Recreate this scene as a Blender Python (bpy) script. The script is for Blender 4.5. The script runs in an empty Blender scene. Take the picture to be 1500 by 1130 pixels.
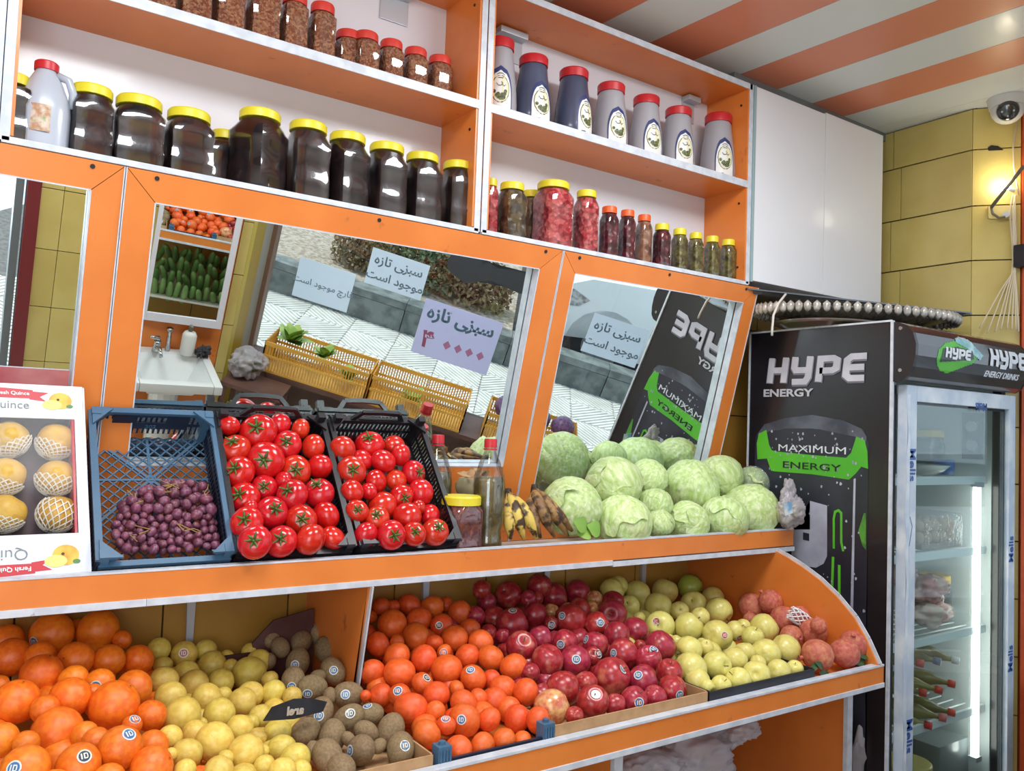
import bpy, bmesh, math, random
import numpy as np
from mathutils import Vector, Matrix, Quaternion
random.seed(7)
S = bpy.context.scene
COL = S.collection
PI = math.pi
# ------------------------------------------------------------------ camera
FPX = 1202.74; YAW = .6015; PITCH = .0491; ROLL = .0367
CAM = Vector((-.5569, -2.0646, 1.55))
_cy, _sy, _cp, _sp = math.cos(YAW), math.sin(YAW), math.cos(PITCH), math.sin(PITCH)
CF = Vector((_sy*_cp, _cy*_cp, _sp)); _r0 = Vector((_cy, -_sy, 0)); _u0 = _r0.cross(CF)
_c, _s = math.cos(ROLL), math.sin(ROLL)
CR = _c*_r0 + _s*_u0; CU = -_s*_r0 + _c*_u0
cd = bpy.data.cameras.new('camera'); cd.sensor_width = 36; cd.sensor_fit = 'HORIZONTAL'
cd.lens = 36*FPX/1500; cd.clip_start = .02; cd.clip_end = 200
camo = bpy.data.objects.new('camera', cd); COL.objects.link(camo); S.camera = camo
camo.matrix_world = Matrix(((CR.x, CU.x, -CF.x, CAM.x), (CR.y, CU.y, -CF.y, CAM.y), (CR.z, CU.z, -CF.z, CAM.z), (0, 0, 0, 1)))
# ------------------------------------------------------------------ light
S.view_settings.view_transform = 'Standard'; S.view_settings.look = 'None'
S.view_settings.gamma = 1; S.view_settings.use_curve_mapping = False
S.view_settings.exposure = -0.12
S.render.film_transparent = False
S.cycles.max_bounces = 10; S.cycles.diffuse_bounces = 4; S.cycles.glossy_bounces = 6
S.cycles.transparent_max_bounces = 24; S.cycles.transmission_bounces = 6
S.cycles.caustics_reflective = True; S.cycles.caustics_refractive = False
S.cycles.use_denoising = True; S.cycles.sample_clamp_indirect = 4
w = bpy.data.worlds.new('sky'); S.world = w; w.use_nodes = True
bg = w.node_tree.nodes['Background']; bg.inputs[0].default_value = (.74, .86, 1, 1); bg.inputs[1].default_value = 1.75
sd = bpy.data.lights.new('sun', 'SUN'); sd.energy = 3.4; sd.angle = .02; sd.color = (1, .96, .9)
so = bpy.data.objects.new('sun', sd); COL.objects.link(so)
so.rotation_euler = Vector((.35, .35, -1.0)).to_track_quat('-Z', 'Y').to_euler()
def area(name, loc, target, sx, sy, power, color=(1, 1, 1)):
    l = bpy.data.lights.new(name, 'AREA'); l.shape = 'RECTANGLE'; l.size = sx; l.size_y = sy; l.energy = power; l.color = color
    o = bpy.data.objects.new(name, l); COL.objects.link(o); o.location = loc
    o.rotation_euler = (Vector(target)-Vector(loc)).to_track_quat('-Z', 'Y').to_euler(); return o
area('ceiling_lamp_light', (-.35, -1.25, 2.8), (-.3, -1.0, 0), .6, .6, 26, (.95, .98, 1))
area('ceiling_lamp_light', (1.05, -1.15, 2.8), (1.0, -.9, 0), .6, .6, 26, (.95, .98, 1))
area('doorway_daylight', (-.9, -2.45, 1.75), (.7, 0, 1.3), 1.1, 1.5, 22, (.88, .94, 1))
# ------------------------------------------------------------------ pixel helpers (1500 x 1130 frame)
def ray(px, py): return CF + (px-750)/FPX*CR - (py-565)/FPX*CU
def onP(px, py, P, n):
    d = ray(px, py); n = Vector(n); t = (Vector(P)-CAM).dot(n)/d.dot(n); return CAM + t*d
def onX(px, py, X): return onP(px, py, (X, 0, 0), (1, 0, 0))
def onY(px, py, Y): return onP(px, py, (0, Y, 0), (0, 1, 0))
def onZ(px, py, Z): return onP(px, py, (0, 0, Z), (0, 0, 1))
def dep(P): return (Vector(P)-CAM).dot(CF)
def L(c):
    return tuple((v/255/12.92 if v/255 <= .04045 else ((v/255+.055)/1.055)**2.4) for v in c[:3]) + (1,)
# ------------------------------------------------------------------ materials
MATS = {}
def mat(name, c1, c2=None, scale=12, rough=.5, metal=0, bump=0, bscale=None, coat=0, rnd=0, spec=.5, tex='noise', lo=.4, hi=.6, emit=0, detail=4, sss=0, c3=None, lo3=.6, hi3=.75, scale3=None, stretch=None):
    if name in MATS: return MATS[name]
    m = bpy.data.materials.new(name); m.use_nodes = True; nt = m.node_tree; N = nt.nodes; b = N['Principled BSDF']
    b.inputs['Roughness'].default_value = rough; b.inputs['Metallic'].default_value = metal
    b.inputs['Specular IOR Level'].default_value = spec
    if coat: b.inputs['Coat Weight'].default_value = coat; b.inputs['Coat Roughness'].default_value = .08
    if sss:
        b.inputs['Subsurface Weight'].default_value = sss; b.inputs['Subsurface Radius'].default_value = (.01, .006, .003)
    def texn(kind, sc):
        tc = N.new('ShaderNodeTexCoord')
        src = tc.outputs['Object']
        if stretch:
            mp = N.new('ShaderNodeMapping'); mp.inputs['Scale'].default_value = stretch; nt.links.new(src, mp.inputs[0]); src = mp.outputs[0]
        if rnd or kind != 'plain':
            oi = N.new('ShaderNodeObjectInfo'); ad = N.new('ShaderNodeVectorMath'); ad.operation = 'MULTIPLY_ADD'
            cx = N.new('ShaderNodeCombineXYZ'); mu = N.new('ShaderNodeMath'); mu.operation = 'MULTIPLY'; mu.inputs[1].default_value = 37
            nt.links.new(oi.outputs['Random'], mu.inputs[0]); nt.links.new(mu.outputs[0], cx.inputs[0]); nt.links.new(mu.outputs[0], cx.inputs[2])
            ad.inputs[1].default_value = (1, 1, 1); nt.links.new(src, ad.inputs[0]); nt.links.new(cx.outputs[0], ad.inputs[2]); src = ad.outputs[0]
        if kind == 'voronoi':
            t = N.new('ShaderNodeTexVoronoi'); t.inputs['Scale'].default_value = sc; nt.links.new(src, t.inputs['Vector']); return t, t.outputs['Color'], t.outputs['Distance']
        t = N.new('ShaderNodeTexNoise'); t.inputs['Scale'].default_value = sc; t.inputs['Detail'].default_value = detail
        nt.links.new(src, t.inputs['Vector']); return t, t.outputs[0], t.outputs[0]
    base = None
    if c2 is not None:
        t, co, _ = texn(tex, scale); rp = N.new('ShaderNodeValToRGB')
        rp.color_ramp.elements[0].position = lo; rp.color_ramp.elements[1].position = hi
        rp.color_ramp.elements[0].color = L(c1); rp.color_ramp.elements[1].color = L(c2)
        if tex == 'voronoi':
            sp = N.new('ShaderNodeSeparateColor'); nt.links.new(co, sp.inputs[0]); co = sp.outputs[0]
        nt.links.new(co, rp.inputs[0]); base = rp.outputs[0]
    if c3 is not None:
        t, co, _ = texn('noise', scale3 or scale*2); rp = N.new('ShaderNodeValToRGB')
        rp.color_ramp.elements[0].position = lo3; rp.color_ramp.elements[1].position = hi3
        rp.color_ramp.elements[0].color = (0, 0, 0, 1); rp.color_ramp.elements[1].color = (1, 1, 1, 1); nt.links.new(co, rp.inputs[0])
        mx = N.new('ShaderNodeMix'); mx.data_type = 'RGBA'; nt.links.new(rp.outputs[0], mx.inputs[0])
        if base: nt.links.new(base, mx.inputs[6])
        else: mx.inputs[6].default_value = L(c1)
        mx.inputs[7].default_value = L(c3); base = mx.outputs[2]
    if rnd:
        oi = N.new('ShaderNodeObjectInfo'); hs = N.new('ShaderNodeHueSaturation')
        mr = N.new('ShaderNodeMapRange'); mr.inputs[3].default_value = .5-.014*rnd; mr.inputs[4].default_value = .5+.014*rnd
        mv = N.new('ShaderNodeMapRange'); mv.inputs[3].default_value = 1-.22*rnd; mv.inputs[4].default_value = 1+.12*rnd
        fr = N.new('ShaderNodeMath'); fr.operation = 'MULTIPLY'; fr.inputs[1].default_value = 7.3
        f2 = N.new('ShaderNodeMath'); f2.operation = 'FRACT'
        nt.links.new(oi.outputs['Random'], mr.inputs[0]); nt.links.new(oi.outputs['Random'], fr.inputs[0]); nt.links.new(fr.outputs[0], f2.inputs[0]); nt.links.new(f2.outputs[0], mv.inputs[0])
        nt.links.new(mr.outputs[0], hs.inputs['Hue']); nt.links.new(mv.outputs[0], hs.inputs['Value'])
        if base: nt.links.new(base, hs.inputs['Color'])
        else: hs.inputs['Color'].default_value = L(c1)
        base = hs.outputs[0]
    if base: nt.links.new(base, b.inputs['Base Color'])
    else: b.inputs['Base Color'].default_value = L(c1)
    if bump:
        t, _, d = texn('voronoi' if tex == 'voronoi' else 'noise', bscale or scale*3); bp = N.new('ShaderNodeBump')
        bp.inputs['Strength'].default_value = bump; bp.inputs['Distance'].default_value = .01 if bump < .4 else .02
        nt.links.new(d, bp.inputs['Height']); nt.links.new(bp.outputs[0], b.inputs['Normal'])
    if emit:
        b.inputs['Emission Color'].default_value = L(c1); b.inputs['Emission Strength'].default_value = emit
    MATS[name] = m; return m
def film(name, tint=(1, 1, 1), gl=.12, rough=.05, haze=0, hazec=(230, 235, 240), bump=0, bscale=30):
    """thin clear plastic or glass: see-through with a fresnel gloss, optional milky haze"""
    if name in MATS: return MATS[name]
    m = bpy.data.materials.new(name); m.use_nodes = True; nt = m.node_tree; N = nt.nodes; N.clear()
    out = N.new('ShaderNodeOutputMaterial'); tr = N.new('ShaderNodeBsdfTransparent'); tr.inputs[0].default_value = (*tint, 1)
    go = N.new('ShaderNodeBsdfGlossy'); go.inputs['Roughness'].default_value = rough
    lw = N.new('ShaderNodeLayerWeight'); lw.inputs[0].default_value = .35
    mr = N.new('ShaderNodeMapRange'); mr.inputs[3].default_value = gl*.5; mr.inputs[4].default_value = min(1, gl*4)
    nt.links.new(lw.outputs['Fresnel'], mr.inputs[0])
    mx = N.new('ShaderNodeMixShader'); nt.links.new(mr.outputs[0], mx.inputs[0]); nt.links.new(tr.outputs[0], mx.inputs[1]); nt.links.new(go.outputs[0], mx.inputs[2])
    res = mx
    if haze:
        df = N.new('ShaderNodeBsdfDiffuse'); df.inputs[0].default_value = L(hazec); m2 = N.new('ShaderNodeMixShader'); m2.inputs[0].default_value = haze
        nt.links.new(mx.outputs[0], m2.inputs[1]); nt.links.new(df.outputs[0], m2.inputs[2]); res = m2
    if bump:
        tc = N.new('ShaderNodeTexCoord'); t = N.new('ShaderNodeTexNoise'); t.inputs['Scale'].default_value = bscale; nt.links.new(tc.outputs['Object'], t.inputs[0])
        bp = N.new('ShaderNodeBump'); bp.inputs['Strength'].default_value = bump; bp.inputs['Distance'].default_value = .02; nt.links.new(t.outputs[0], bp.inputs['Height']); nt.links.new(bp.outputs[0], go.inputs['Normal'])
    nt.links.new(res.outputs[0], out.inputs[0]); MATS[name] = m; return m
def mirror_mat():
    m = bpy.data.materials.new('mirror'); m.use_nodes = True; b = m.node_tree.nodes['Principled BSDF']
    b.inputs['Metallic'].default_value = 1; b.inputs['Roughness'].default_value = 0; b.inputs['Base Color'].default_value = (.86, .93, .92, 1); return m
MIRROR = mirror_mat()
ORANGE = mat('orange_laminate', (222, 128, 56), (214, 120, 50), 6, rough=.38, c3=(176, 94, 46), lo3=.68, hi3=.76, scale3=24, coat=.1)
WHITE = mat('white_laminate', (220, 220, 228), rough=.3, coat=.2)
WEDGE = mat('white_edging', (204, 209, 218), (188, 194, 204), 30, rough=.4, c3=(120, 110, 104), lo3=.72, hi3=.8, scale3=35)
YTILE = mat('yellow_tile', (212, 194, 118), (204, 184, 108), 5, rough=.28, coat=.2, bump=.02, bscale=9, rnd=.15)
YTILE_SHADED = mat('shaded_yellow_tile', (178, 134, 58), (166, 122, 50), 5, rough=.3, coat=.15, rnd=.15)  # yellow tile with shade and orange bounce light painted into a browner colour
GROUT = mat('dark_grout', (74, 66, 48), rough=.9)
PALE = mat('pale_metal', (190, 196, 204), rough=.35, metal=.3)
BLACK = mat('black_plastic', (28, 26, 32), rough=.38)
DARK = mat('dark_void', (40, 34, 32), rough=.8)
RED = mat('red_plastic', (192, 40, 48), rough=.35)
SALMON = mat('salmon_lid', (206, 62, 52), rough=.4)
YEL = mat('yellow_plastic', (222, 206, 48), rough=.38)
ORL = mat('orange_lid', (222, 92, 34), rough=.4)
CLEAR = film('clear_plastic', (.95, .96, .97), .16, .06)
GLASS = film('window_glass', (.96, .98, .98), .05, .01)
BAG = film('thin_polythene', (.9, .9, .91), .10, .3, haze=.42, hazec=(214, 206, 212), bump=.5, bscale=18)
CARD = mat('brown_cardboard', (186, 146, 104), (174, 134, 94), 30, rough=.8)
STEELM = mat('brushed_steel', (176, 178, 180), rough=.25, metal=.9)
# ------------------------------------------------------------------ mesh helpers
class MB:
    def __init__(s): s.b = bmesh.new()
    def box(s, x0, y0, z0, x1, y1, z1, bev=0):
        r = bmesh.ops.create_cube(s.b, size=1); vs = r['verts']
        for v in vs:
            v.co = Vector((x0+(v.co.x+.5)*(x1-x0), y0+(v.co.y+.5)*(y1-y0), z0+(v.co.z+.5)*(z1-z0)))
        if bev:
            es = list({e for v in vs for e in v.link_edges}); bmesh.ops.bevel(s.b, geom=es, offset=bev, segments=2, affect='EDGES', profile=.7)
        return s
    def bar(s, a, b, w, h=None, up=(0, 0, 1)):
        a, b = Vector(a), Vector(b); h = h or w; d = (b-a); ln = d.length
        if ln < 1e-6: return s
        d.normalize(); up = Vector(up)
        if abs(d.dot(up)) > .98: up = Vector((1, 0, 0))
        sx = d.cross(up).normalized(); sz = sx.cross(d)
        vs = [s.b.verts.new(p + sx*i*w/2 + sz*j*h/2) for p in (a, b) for i, j in ((-1, -1), (1, -1), (1, 1), (-1, 1))]
        for f in ((0, 1, 2, 3), (7, 6, 5, 4), (0, 4, 5, 1), (1, 5, 6, 2), (2, 6, 7, 3), (3, 7, 4, 0)): s.b.faces.new([vs[i] for i in f])
        return s
    def tube(s, pts, rad, n=10, caps=True, ell=1.0):
        pts = [Vector(p) for p in pts]; k = len(pts); rad = rad if isinstance(rad, (list, tuple)) else [rad]*k
        rings = []; pv = None
        for i, p in enumerate(pts):
            d = (pts[min(i+1, k-1)]-pts[max(i-1, 0)]).normalized()
            if pv is None:
                up = Vector((0, 0, 1)) if abs(d.z) < .9 else Vector((1, 0, 0)); sx = d.cross(up).normalized()
            else: sx = (pv-d*pv.dot(d)).normalized()
            pv = sx; sy = d.cross(sx)
            rings.append([s.b.verts.new(p+(sx*math.cos(2*PI*j/n)+sy*math.sin(2*PI*j/n)*ell)*rad[i]) for j in range(n)])
        for a, b in zip(rings, rings[1:]):
            for j in range(n): s.b.faces.new((a[j], a[(j+1) % n], b[(j+1) % n], b[j]))
        if caps:
            s.b.faces.new(rings[0][::-1]); s.b.faces.new(rings[-1])
        return s
    def lathe(s, prof, c=(0, 0, 0), n=24, sq=None, rot=0, cap0=True, cap1=True):
        """prof: (radius, z[, exponent]); exponent>2 squares the section"""
        c = Vector(c); rings = []
        for pr in prof:
            r, z = pr[0], pr[1]; e = pr[2] if len(pr) > 2 else 2
            rg = []
            for j in range(n):
                t = 2*PI*(j+.5)/n; ct, st = math.cos(t), math.sin(t)
                k = 1 if e == 2 else 1/((abs(ct)**e+abs(st)**e)**(1/e))
                x, y = r*k*ct, r*k*st
                rg.append(s.b.verts.new(c+Vector((x*math.cos(rot)-y*math.sin(rot), x*math.sin(rot)+y*math.cos(rot), z))))
            rings.append(rg)
        for a, b in zip(rings, rings[1:]):
            for j in range(n): s.b.faces.new((a[j], a[(j+1) % n], b[(j+1) % n], b[j]))
        if cap0: s.b.faces.new(rings[0][::-1])
        if cap1: s.b.faces.new(rings[-1])
        return s
    def poly(s, pts, n=None, th=0):
        """flat polygon, optionally thickened by th along n"""
        pts = [Vector(p) for p in pts]
        vs = [s.b.verts.new(p) for p in pts]; f = s.b.faces.new(vs)
        if th:
            n = Vector(n).normalized()*th; v2 = [s.b.verts.new(p+n) for p in pts]; s.b.faces.new(v2[::-1])
            for i in range(len(vs)): s.b.faces.new((vs[i], vs[(i+1) % len(vs)], v2[(i+1) % len(vs)], v2[i]))
            bmesh.ops.triangulate(s.b, faces=[g for g in s.b.faces if len(g.verts) > 4])
        else: bmesh.ops.triangulate(s.b, faces=[f])
        return s
    def quad(s, *p): s.b.faces.new([s.b.verts.new(Vector(q)) for q in p]); return s
    def ball(s, c, r, sub=2, sc=(1, 1, 1)):
        bmesh.ops.create_icosphere(s.b, subdivisions=sub, radius=1, matrix=Matrix.Translation(Vector(c)) @ Matrix.Diagonal((r*sc[0], r*sc[1], r*sc[2], 1))); return s
    def build(s, name, m, parent=None, smooth=False, world=True, ang=None):
        bmesh.ops.recalc_face_normals(s.b, faces=s.b.faces)
        me = bpy.data.meshes.new(name); s.b.to_mesh(me); s.b.free()
        for mm in (m if isinstance(m, (list, tuple)) else [m]): me.materials.append(mm)
        if smooth:
            for p in me.polygons: p.use_smooth = True
            if ang: me.set_sharp_from_angle(angle=ang)
        o = bpy.data.objects.new(name, me); COL.objects.link(o)
        if parent is not None: attach(o, parent)
        return o
def wloc(o):
    m = Matrix.LocRotScale(o.location, o.rotation_euler if o.rotation_mode != 'QUATERNION' else o.rotation_quaternion, o.scale)
    return (wloc(o.parent) @ m) if o.parent else m
def attach(o, parent):
    """keep the world place of geometry that was modelled in world coordinates"""
    inv = wloc(parent).inverted(); m = inv @ Matrix.LocRotScale(o.location, o.rotation_euler, o.scale)
    o.parent = parent; l, q, s_ = m.decompose(); o.location = l; o.rotation_euler = q.to_euler(); o.scale = s_
def tag(o, label, cat, group=None, kind=None):
    if label: o['label'] = label
    if cat: o['category'] = cat
    if group: o['group'] = group
    if kind: o['kind'] = kind
    return o
def thing(name, label, cat, loc=(0, 0, 0), group=None, kind=None):
    o = bpy.data.objects.new(name, None); COL.objects.link(o); o.location = loc; o.empty_display_size = .05
    return tag(o, label, cat, group, kind)
def struct(o): o['kind'] = 'structure'; return o
def lab(o, t): o['label'] = t; return o
def recenter(o):
    """move a world-modelled top-level mesh so its origin is at its base centre"""
    me = o.data; xs = [v.co for v in me.vertices]
    c = Vector(((min(v.x for v in xs)+max(v.x for v in xs))/2, (min(v.y for v in xs)+max(v.y for v in xs))/2, min(v.z for v in xs)))
    me.transform(Matrix.Translation(-c)); o.location = o.location + c; return o
def text_mesh(body, size, bold=0, ext=.0006, shear=0, align='CENTER'):
    c = bpy.data.curves.new('t', 'FONT'); c.body = body; c.size = size; c.offset = bold; c.extrude = ext; c.shear = shear; c.align_x = align; c.resolution_u = 3
    o = bpy.data.objects.new('t', c); COL.objects.link(o); bpy.context.view_layer.update()
    me = bpy.data.meshes.new_from_object(o.evaluated_get(bpy.context.evaluated_depsgraph_get())); bpy.data.objects.remove(o); bpy.data.curves.remove(c); return me
def put_text(name, body, size, origin, ex, ey, m, parent=None, bold=0, ext=.0006, shear=0, align='CENTER', sx=1, warp=None):
    me = text_mesh(body, size, bold, ext, shear, align); ex, ey = Vector(ex), Vector(ey); ez = ex.cross(ey)
    for v in me.vertices:
        x, y, z = v.co
        if warp: v.co = warp(x*sx, y, z)
        else: v.co = Vector(origin)+ex*x*sx+ey*y+ez*z
    me.materials.clear(); me.materials.append(m); o = bpy.data.objects.new(name, me); COL.objects.link(o)
    if parent is not None: attach(o, parent)
    return o
def strokes(lines, width, T, name, m, parent=None, th=.0015, n=None, seg=None):
    """flat lettering from thick polylines; T maps (u,v)->world, mitred joints"""
    b = bmesh.new()
    for li, ln in enumerate(lines):
        P = [Vector((p[0], p[1])) for p in ln]
        if seg:
            Q = [P[0]]
            for p_ in P[1:]:
                k_ = max(1, int((p_-Q[-1]).length/seg)); q_ = Q[-1]; Q += [q_+(p_-q_)*i/k_ for i in range(1, k_+1)]
            P = Q
        closed = (P[0]-P[-1]).length < 1e-6
        k = len(P); Ls, Rs = [], []
        for i in range(k):
            a = P[i-1] if i > 0 else (P[-2] if closed else None); c = P[i+1] if i < k-1 else (P[1] if closed else None)
            d1 = (P[i]-a).normalized() if a is not None else (c-P[i]).normalized(); d2 = (c-P[i]).normalized() if c is not None else d1
            n1 = Vector((-d1.y, d1.x)); n2 = Vector((-d2.y, d2.x)); mm = (n1+n2); mm = mm/max(mm.length_squared, .3)*1.0
            Ls.append(P[i]+mm*width); Rs.append(P[i]-mm*width)
        V = [[b.verts.new(T(q.x, q.y)+(Vector(n)*off if n else Vector((0, 0, 0)))) for q in arr] for off in (0, th+li*.00012) for arr in (Ls, Rs)]
        for i in range(k-1):
            b.faces.new((V[2][i], V[2][i+1], V[3][i+1], V[3][i]))
            b.faces.new((V[0][i], V[0][i+1], V[2][i+1], V[2][i])); b.faces.new((V[1][i], V[1][i+1], V[3][i+1], V[3][i]))
        b.faces.new((V[0][0], V[1][0], V[3][0], V[2][0])); b.faces.new((V[0][-1], V[1][-1], V[3][-1], V[2][-1]))
    mb = MB(); mb.b.free(); mb.b = b; return mb.build(name, m, parent)
def arabic(s):
    return ''.join(reversed(s))
def ordn(i): return ['first', 'second', 'third', 'fourth', 'fifth', 'sixth', 'seventh', 'eighth', 'ninth', 'tenth', 'eleventh', 'twelfth', 'thirteenth', 'fourteenth', 'fifteenth', 'sixteenth', 'seventeenth', 'eighteenth', 'nineteenth', 'twentieth'][i]
# ================================================================== THE ROOM
XD, XE, D1, ZTOP, ZMID, ZBOT = .5988, 1.6934, .2011, 2.7497, 2.4023, 2.068
XL0 = -.49; CEIL = 2.845; YB = .06; XR = 2.65; YC = -.477
XF, YFA, YFB = 1.8556, -.083, -.632; FW = .735
ZC, ZCB, D2, XC = 1.2414, 1.173, .3235, 1.8039
ZL, ZLB, D3, XLE = .895, .833, .689, 1.74; XE2 = 1.708
dg = Vector((math.cos(math.radians(52)), -math.sin(math.radians(52)), 0)); dn = Vector((math.sin(math.radians(52)), math.cos(math.radians(52)), 0))
dW = Vector((XR, YC, 0))
# floor
fl = MB().box(-1.7, -2.5, -.05, 3.3, .3, 0).build('floor', mat('floor_tile', (214, 210, 202), (202, 198, 190), 3, rough=.35)); struct(fl)
# ceiling with planks
ce = MB().box(-1.7, -2.6, CEIL+.012, 3.4, .3, CEIL+.06).build('ceiling', mat('ceiling_backing', (90, 90, 92), rough=.8)); struct(ce)
CO = mat('orange_pvc_plank', (222, 138, 108), rough=.38, coat=.12); CW = mat('white_pvc_plank', (222, 228, 228), rough=.38, coat=.12)
k = 0
for i in range(-8, 9):
    x0 = 1.719+.209*i
    if x0 < -1.75: continue
    y0, y1 = .2, -2.6; sk = -.065
    p = MB().poly([(x0+.001+sk*y0, y0, CEIL), (x0+.208+sk*y0, y0, CEIL), (x0+.208+sk*y1, y1, CEIL), (x0+.001+sk*y1, y1, CEIL)], (0, 0, 1), .01).build('ceiling_plank', CO if i % 2 == 0 and i < 4 else CW, ce)
    if i % 2 == 0 and i < 4: lab(p, 'orange ceiling plank')
MB().box(XE, -.12, CEIL-.035, XR, YB, CEIL, .003).build('ceiling_edge_trim', mat('grey_trim', (120, 124, 128), rough=.5), ce)
# back wall with tiles
wb = MB().box(-1.7, YB+.012, 0, XR+.1, YB+.1, CEIL+.05).build('wall_back', GROUT); struct(wb)
gx = [-.097+.3095*i for i in range(-5, 9)]
tl = None
zr = [.02, .36, .72, 1.28, 1.62, 1.96, 2.3, 2.64, 2.84]
for i in range(len(gx)-1):
    for j in range(len(zr)-1):
        x0, x1 = gx[i]+.002, gx[i+1]-.002
        if x0 > XR-.02: continue
        x1 = min(x1, XR)
        if j >= 4 and x0 < 1.4: continue
        MB().box(x0, YB, zr[j]+.002, x1, YB+.012, zr[j+1]-.002, .0015).build('wall_tile', YTILE_SHADED, wb)
# right wall
wr = MB().box(XR+.01, YC-.01, 0, XR+.1, YB+.1, CEIL+.05).build('wall_right', GROUT); struct(wr)
zz = [2.843, 2.681, 2.461, 2.249, 2.037, 1.825, 1.613, 1.401, 1.189, .977, .765, .553, .341, .129, 0]
for j in range(len(zz)-1):
    jy = [-.155, -.19, -.147, -.19][j % 4]
    for a, b in ((YC+.001, jy-.0015), (jy+.0015, YB)):
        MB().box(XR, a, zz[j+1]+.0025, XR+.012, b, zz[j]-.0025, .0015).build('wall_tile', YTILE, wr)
# slanting wall right of the corner
wd = MB(); p0 = dW+dn*.012-dg*.0; p1 = p0+dg*.62
wd.poly([p0, p1, p1+dn*.1, p0+dn*.1], (0, 0, 1), CEIL+.04); wd = struct(wd.build('wall_corner', GROUT))
def dgp(u, z, o=0): q = dW+dg*u+dn*o; return Vector((q.x, q.y, z))
for j in range(len(zz)-1):
    b = MB().poly([dgp(.002, zz[j+1]+.0025), dgp(.165, zz[j+1]+.0025), dgp(.165, zz[j]-.0025), dgp(.002, zz[j]-.0025)], dn, .012).build('wall_tile', YTILE, wd)
ju = MB().poly([dgp(.168, 0, -.02), dgp(.23, 0, -.02), dgp(.23, 0, .03), dgp(.168, 0, .03)], (0, 0, 1), CEIL).build('trim_1', mat('rust_orange_frame', (206, 84, 40), (186, 66, 34), 5, rough=.45)); struct(ju)
# left side wall and front walls (behind the camera, seen in the mirrors)
struct(MB().box(-1.7, -2.4, 0, -1.6, .3, CEIL+.05).build('wall_left', mat('plaster', (214, 212, 204), rough=.7)))
SW = -2.12
ws = struct(MB().box(-.285, SW-.14, 0, .60, SW-.013, CEIL+.04).build('wall_front', GROUT))
for i, (a, b) in enumerate(((-.285, -.20), (-.20, .05), (.05, .182), (.55, .60))):
    zs = [0, .35, .62, .89, 1.16, 1.43, 1.70, 1.97, 2.24, 2.51, 2.84]
    for z0, z1 in zip(zs, zs[1:]): MB().box(a+.001, SW-.012, z0+.002, b-.001, SW, z1-.002, .001).build('wall_tile', YTILE, ws)
MB().box(.184, SW-.012, 0, .548, SW, 2.84).build('orange_panel', ORANGE, ws)
struct(MB().box(-.335, SW-.1, 0, -.285, SW+.02, 2.2).build('trim_2', mat('dark_red_frame', (122, 44, 48), rough=.4)))
struct(MB().box(-.375, SW-.14, 0, -.345, SW-.02, 2.2).build('trim_3', mat('grey_steel_frame', (120, 130, 134), rough=.4)))
struct(MB().box(-1.6, SW-.14, 2.2, -.285, SW, CEIL+.04).build('wall_above_door', mat('plaster', (214, 212, 204))))
# window reveal (column) and the shop window, slanting 33 degrees
PH = math.radians(33); we = Vector((math.cos(PH), math.sin(PH), 0)); wn = Vector((-math.sin(PH), math.cos(PH), 0)); WP = Vector((.782, -2.3, 0))
def wp(u, z, o=0): q = WP+we*u+wn*o; return Vector((q.x, q.y, z))
c1 = MB(); c1.poly([(.60, SW-.001, 0), (.635, SW-.06, 0), (.60, SW-.2, 0)], (0, 0, 1), 2.84)
struct(c1.build('trim_4', mat('yellow_reveal', (206, 182, 70), rough=.4)))
struct(MB().poly([(.635, SW-.06, 0), (.70, SW-.13, 0), (.66, SW-.3, 0), (.60, SW-.25, 0)], (0, 0, 1), 2.84).build('trim_5', mat('ochre_reveal', (168, 140, 48), rough=.4)))
struct(MB().poly([(.70, SW-.13, 0), (.752, SW-.17, 0), (.73, SW-.33, 0), (.66, SW-.3, 0)], (0, 0, 1), 2.84).build('trim_6', mat('grey_reveal', (150, 148, 140), rough=.5)))
struct(MB().poly([wp(-.04, 0, .03), wp(0, 0, .03), wp(0, 0, -.05), wp(-.04, 0, -.05)], (0, 0, 1), 2.6).build('trim_7', mat('brown_wood', (120, 92, 76), rough=.5)))
wf = struct(MB().poly([wp(-.02, 0, -.04), wp(2.62, 0, -.04), wp(2.62, 0, .0), wp(-.02, 0, .0)], (0, 0, 1), .70).build('wall_window_side', mat('brown_board', (112, 88, 80), (96, 74, 68), 8, rough=.6)))
struct(MB().poly([wp(-.02, 2.3, -.04), wp(2.62, 2.3, -.04), wp(2.62, 2.3, .02), wp(-.02, 2.3, .02)], (0, 0, 1), .55).build('wall_above_window', mat('plaster', (214, 212, 204))))
pane = struct(MB().poly([wp(.0, .70, -.02), wp(2.6, .70, -.02), wp(2.6, 2.3, -.02), wp(.0, 2.3, -.02)], wn, .004).build('window_1', GLASS))
sill = struct(MB().poly([wp(.0, .675, 0), wp(2.5, .675, 0), wp(2.5, .675, .26), wp(.16, .675, .26)], (0, 0, 1), .025).build('trim_8', mat('brown_board_top', (104, 74, 64), (92, 66, 58), 9, rough=.5)))
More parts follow.
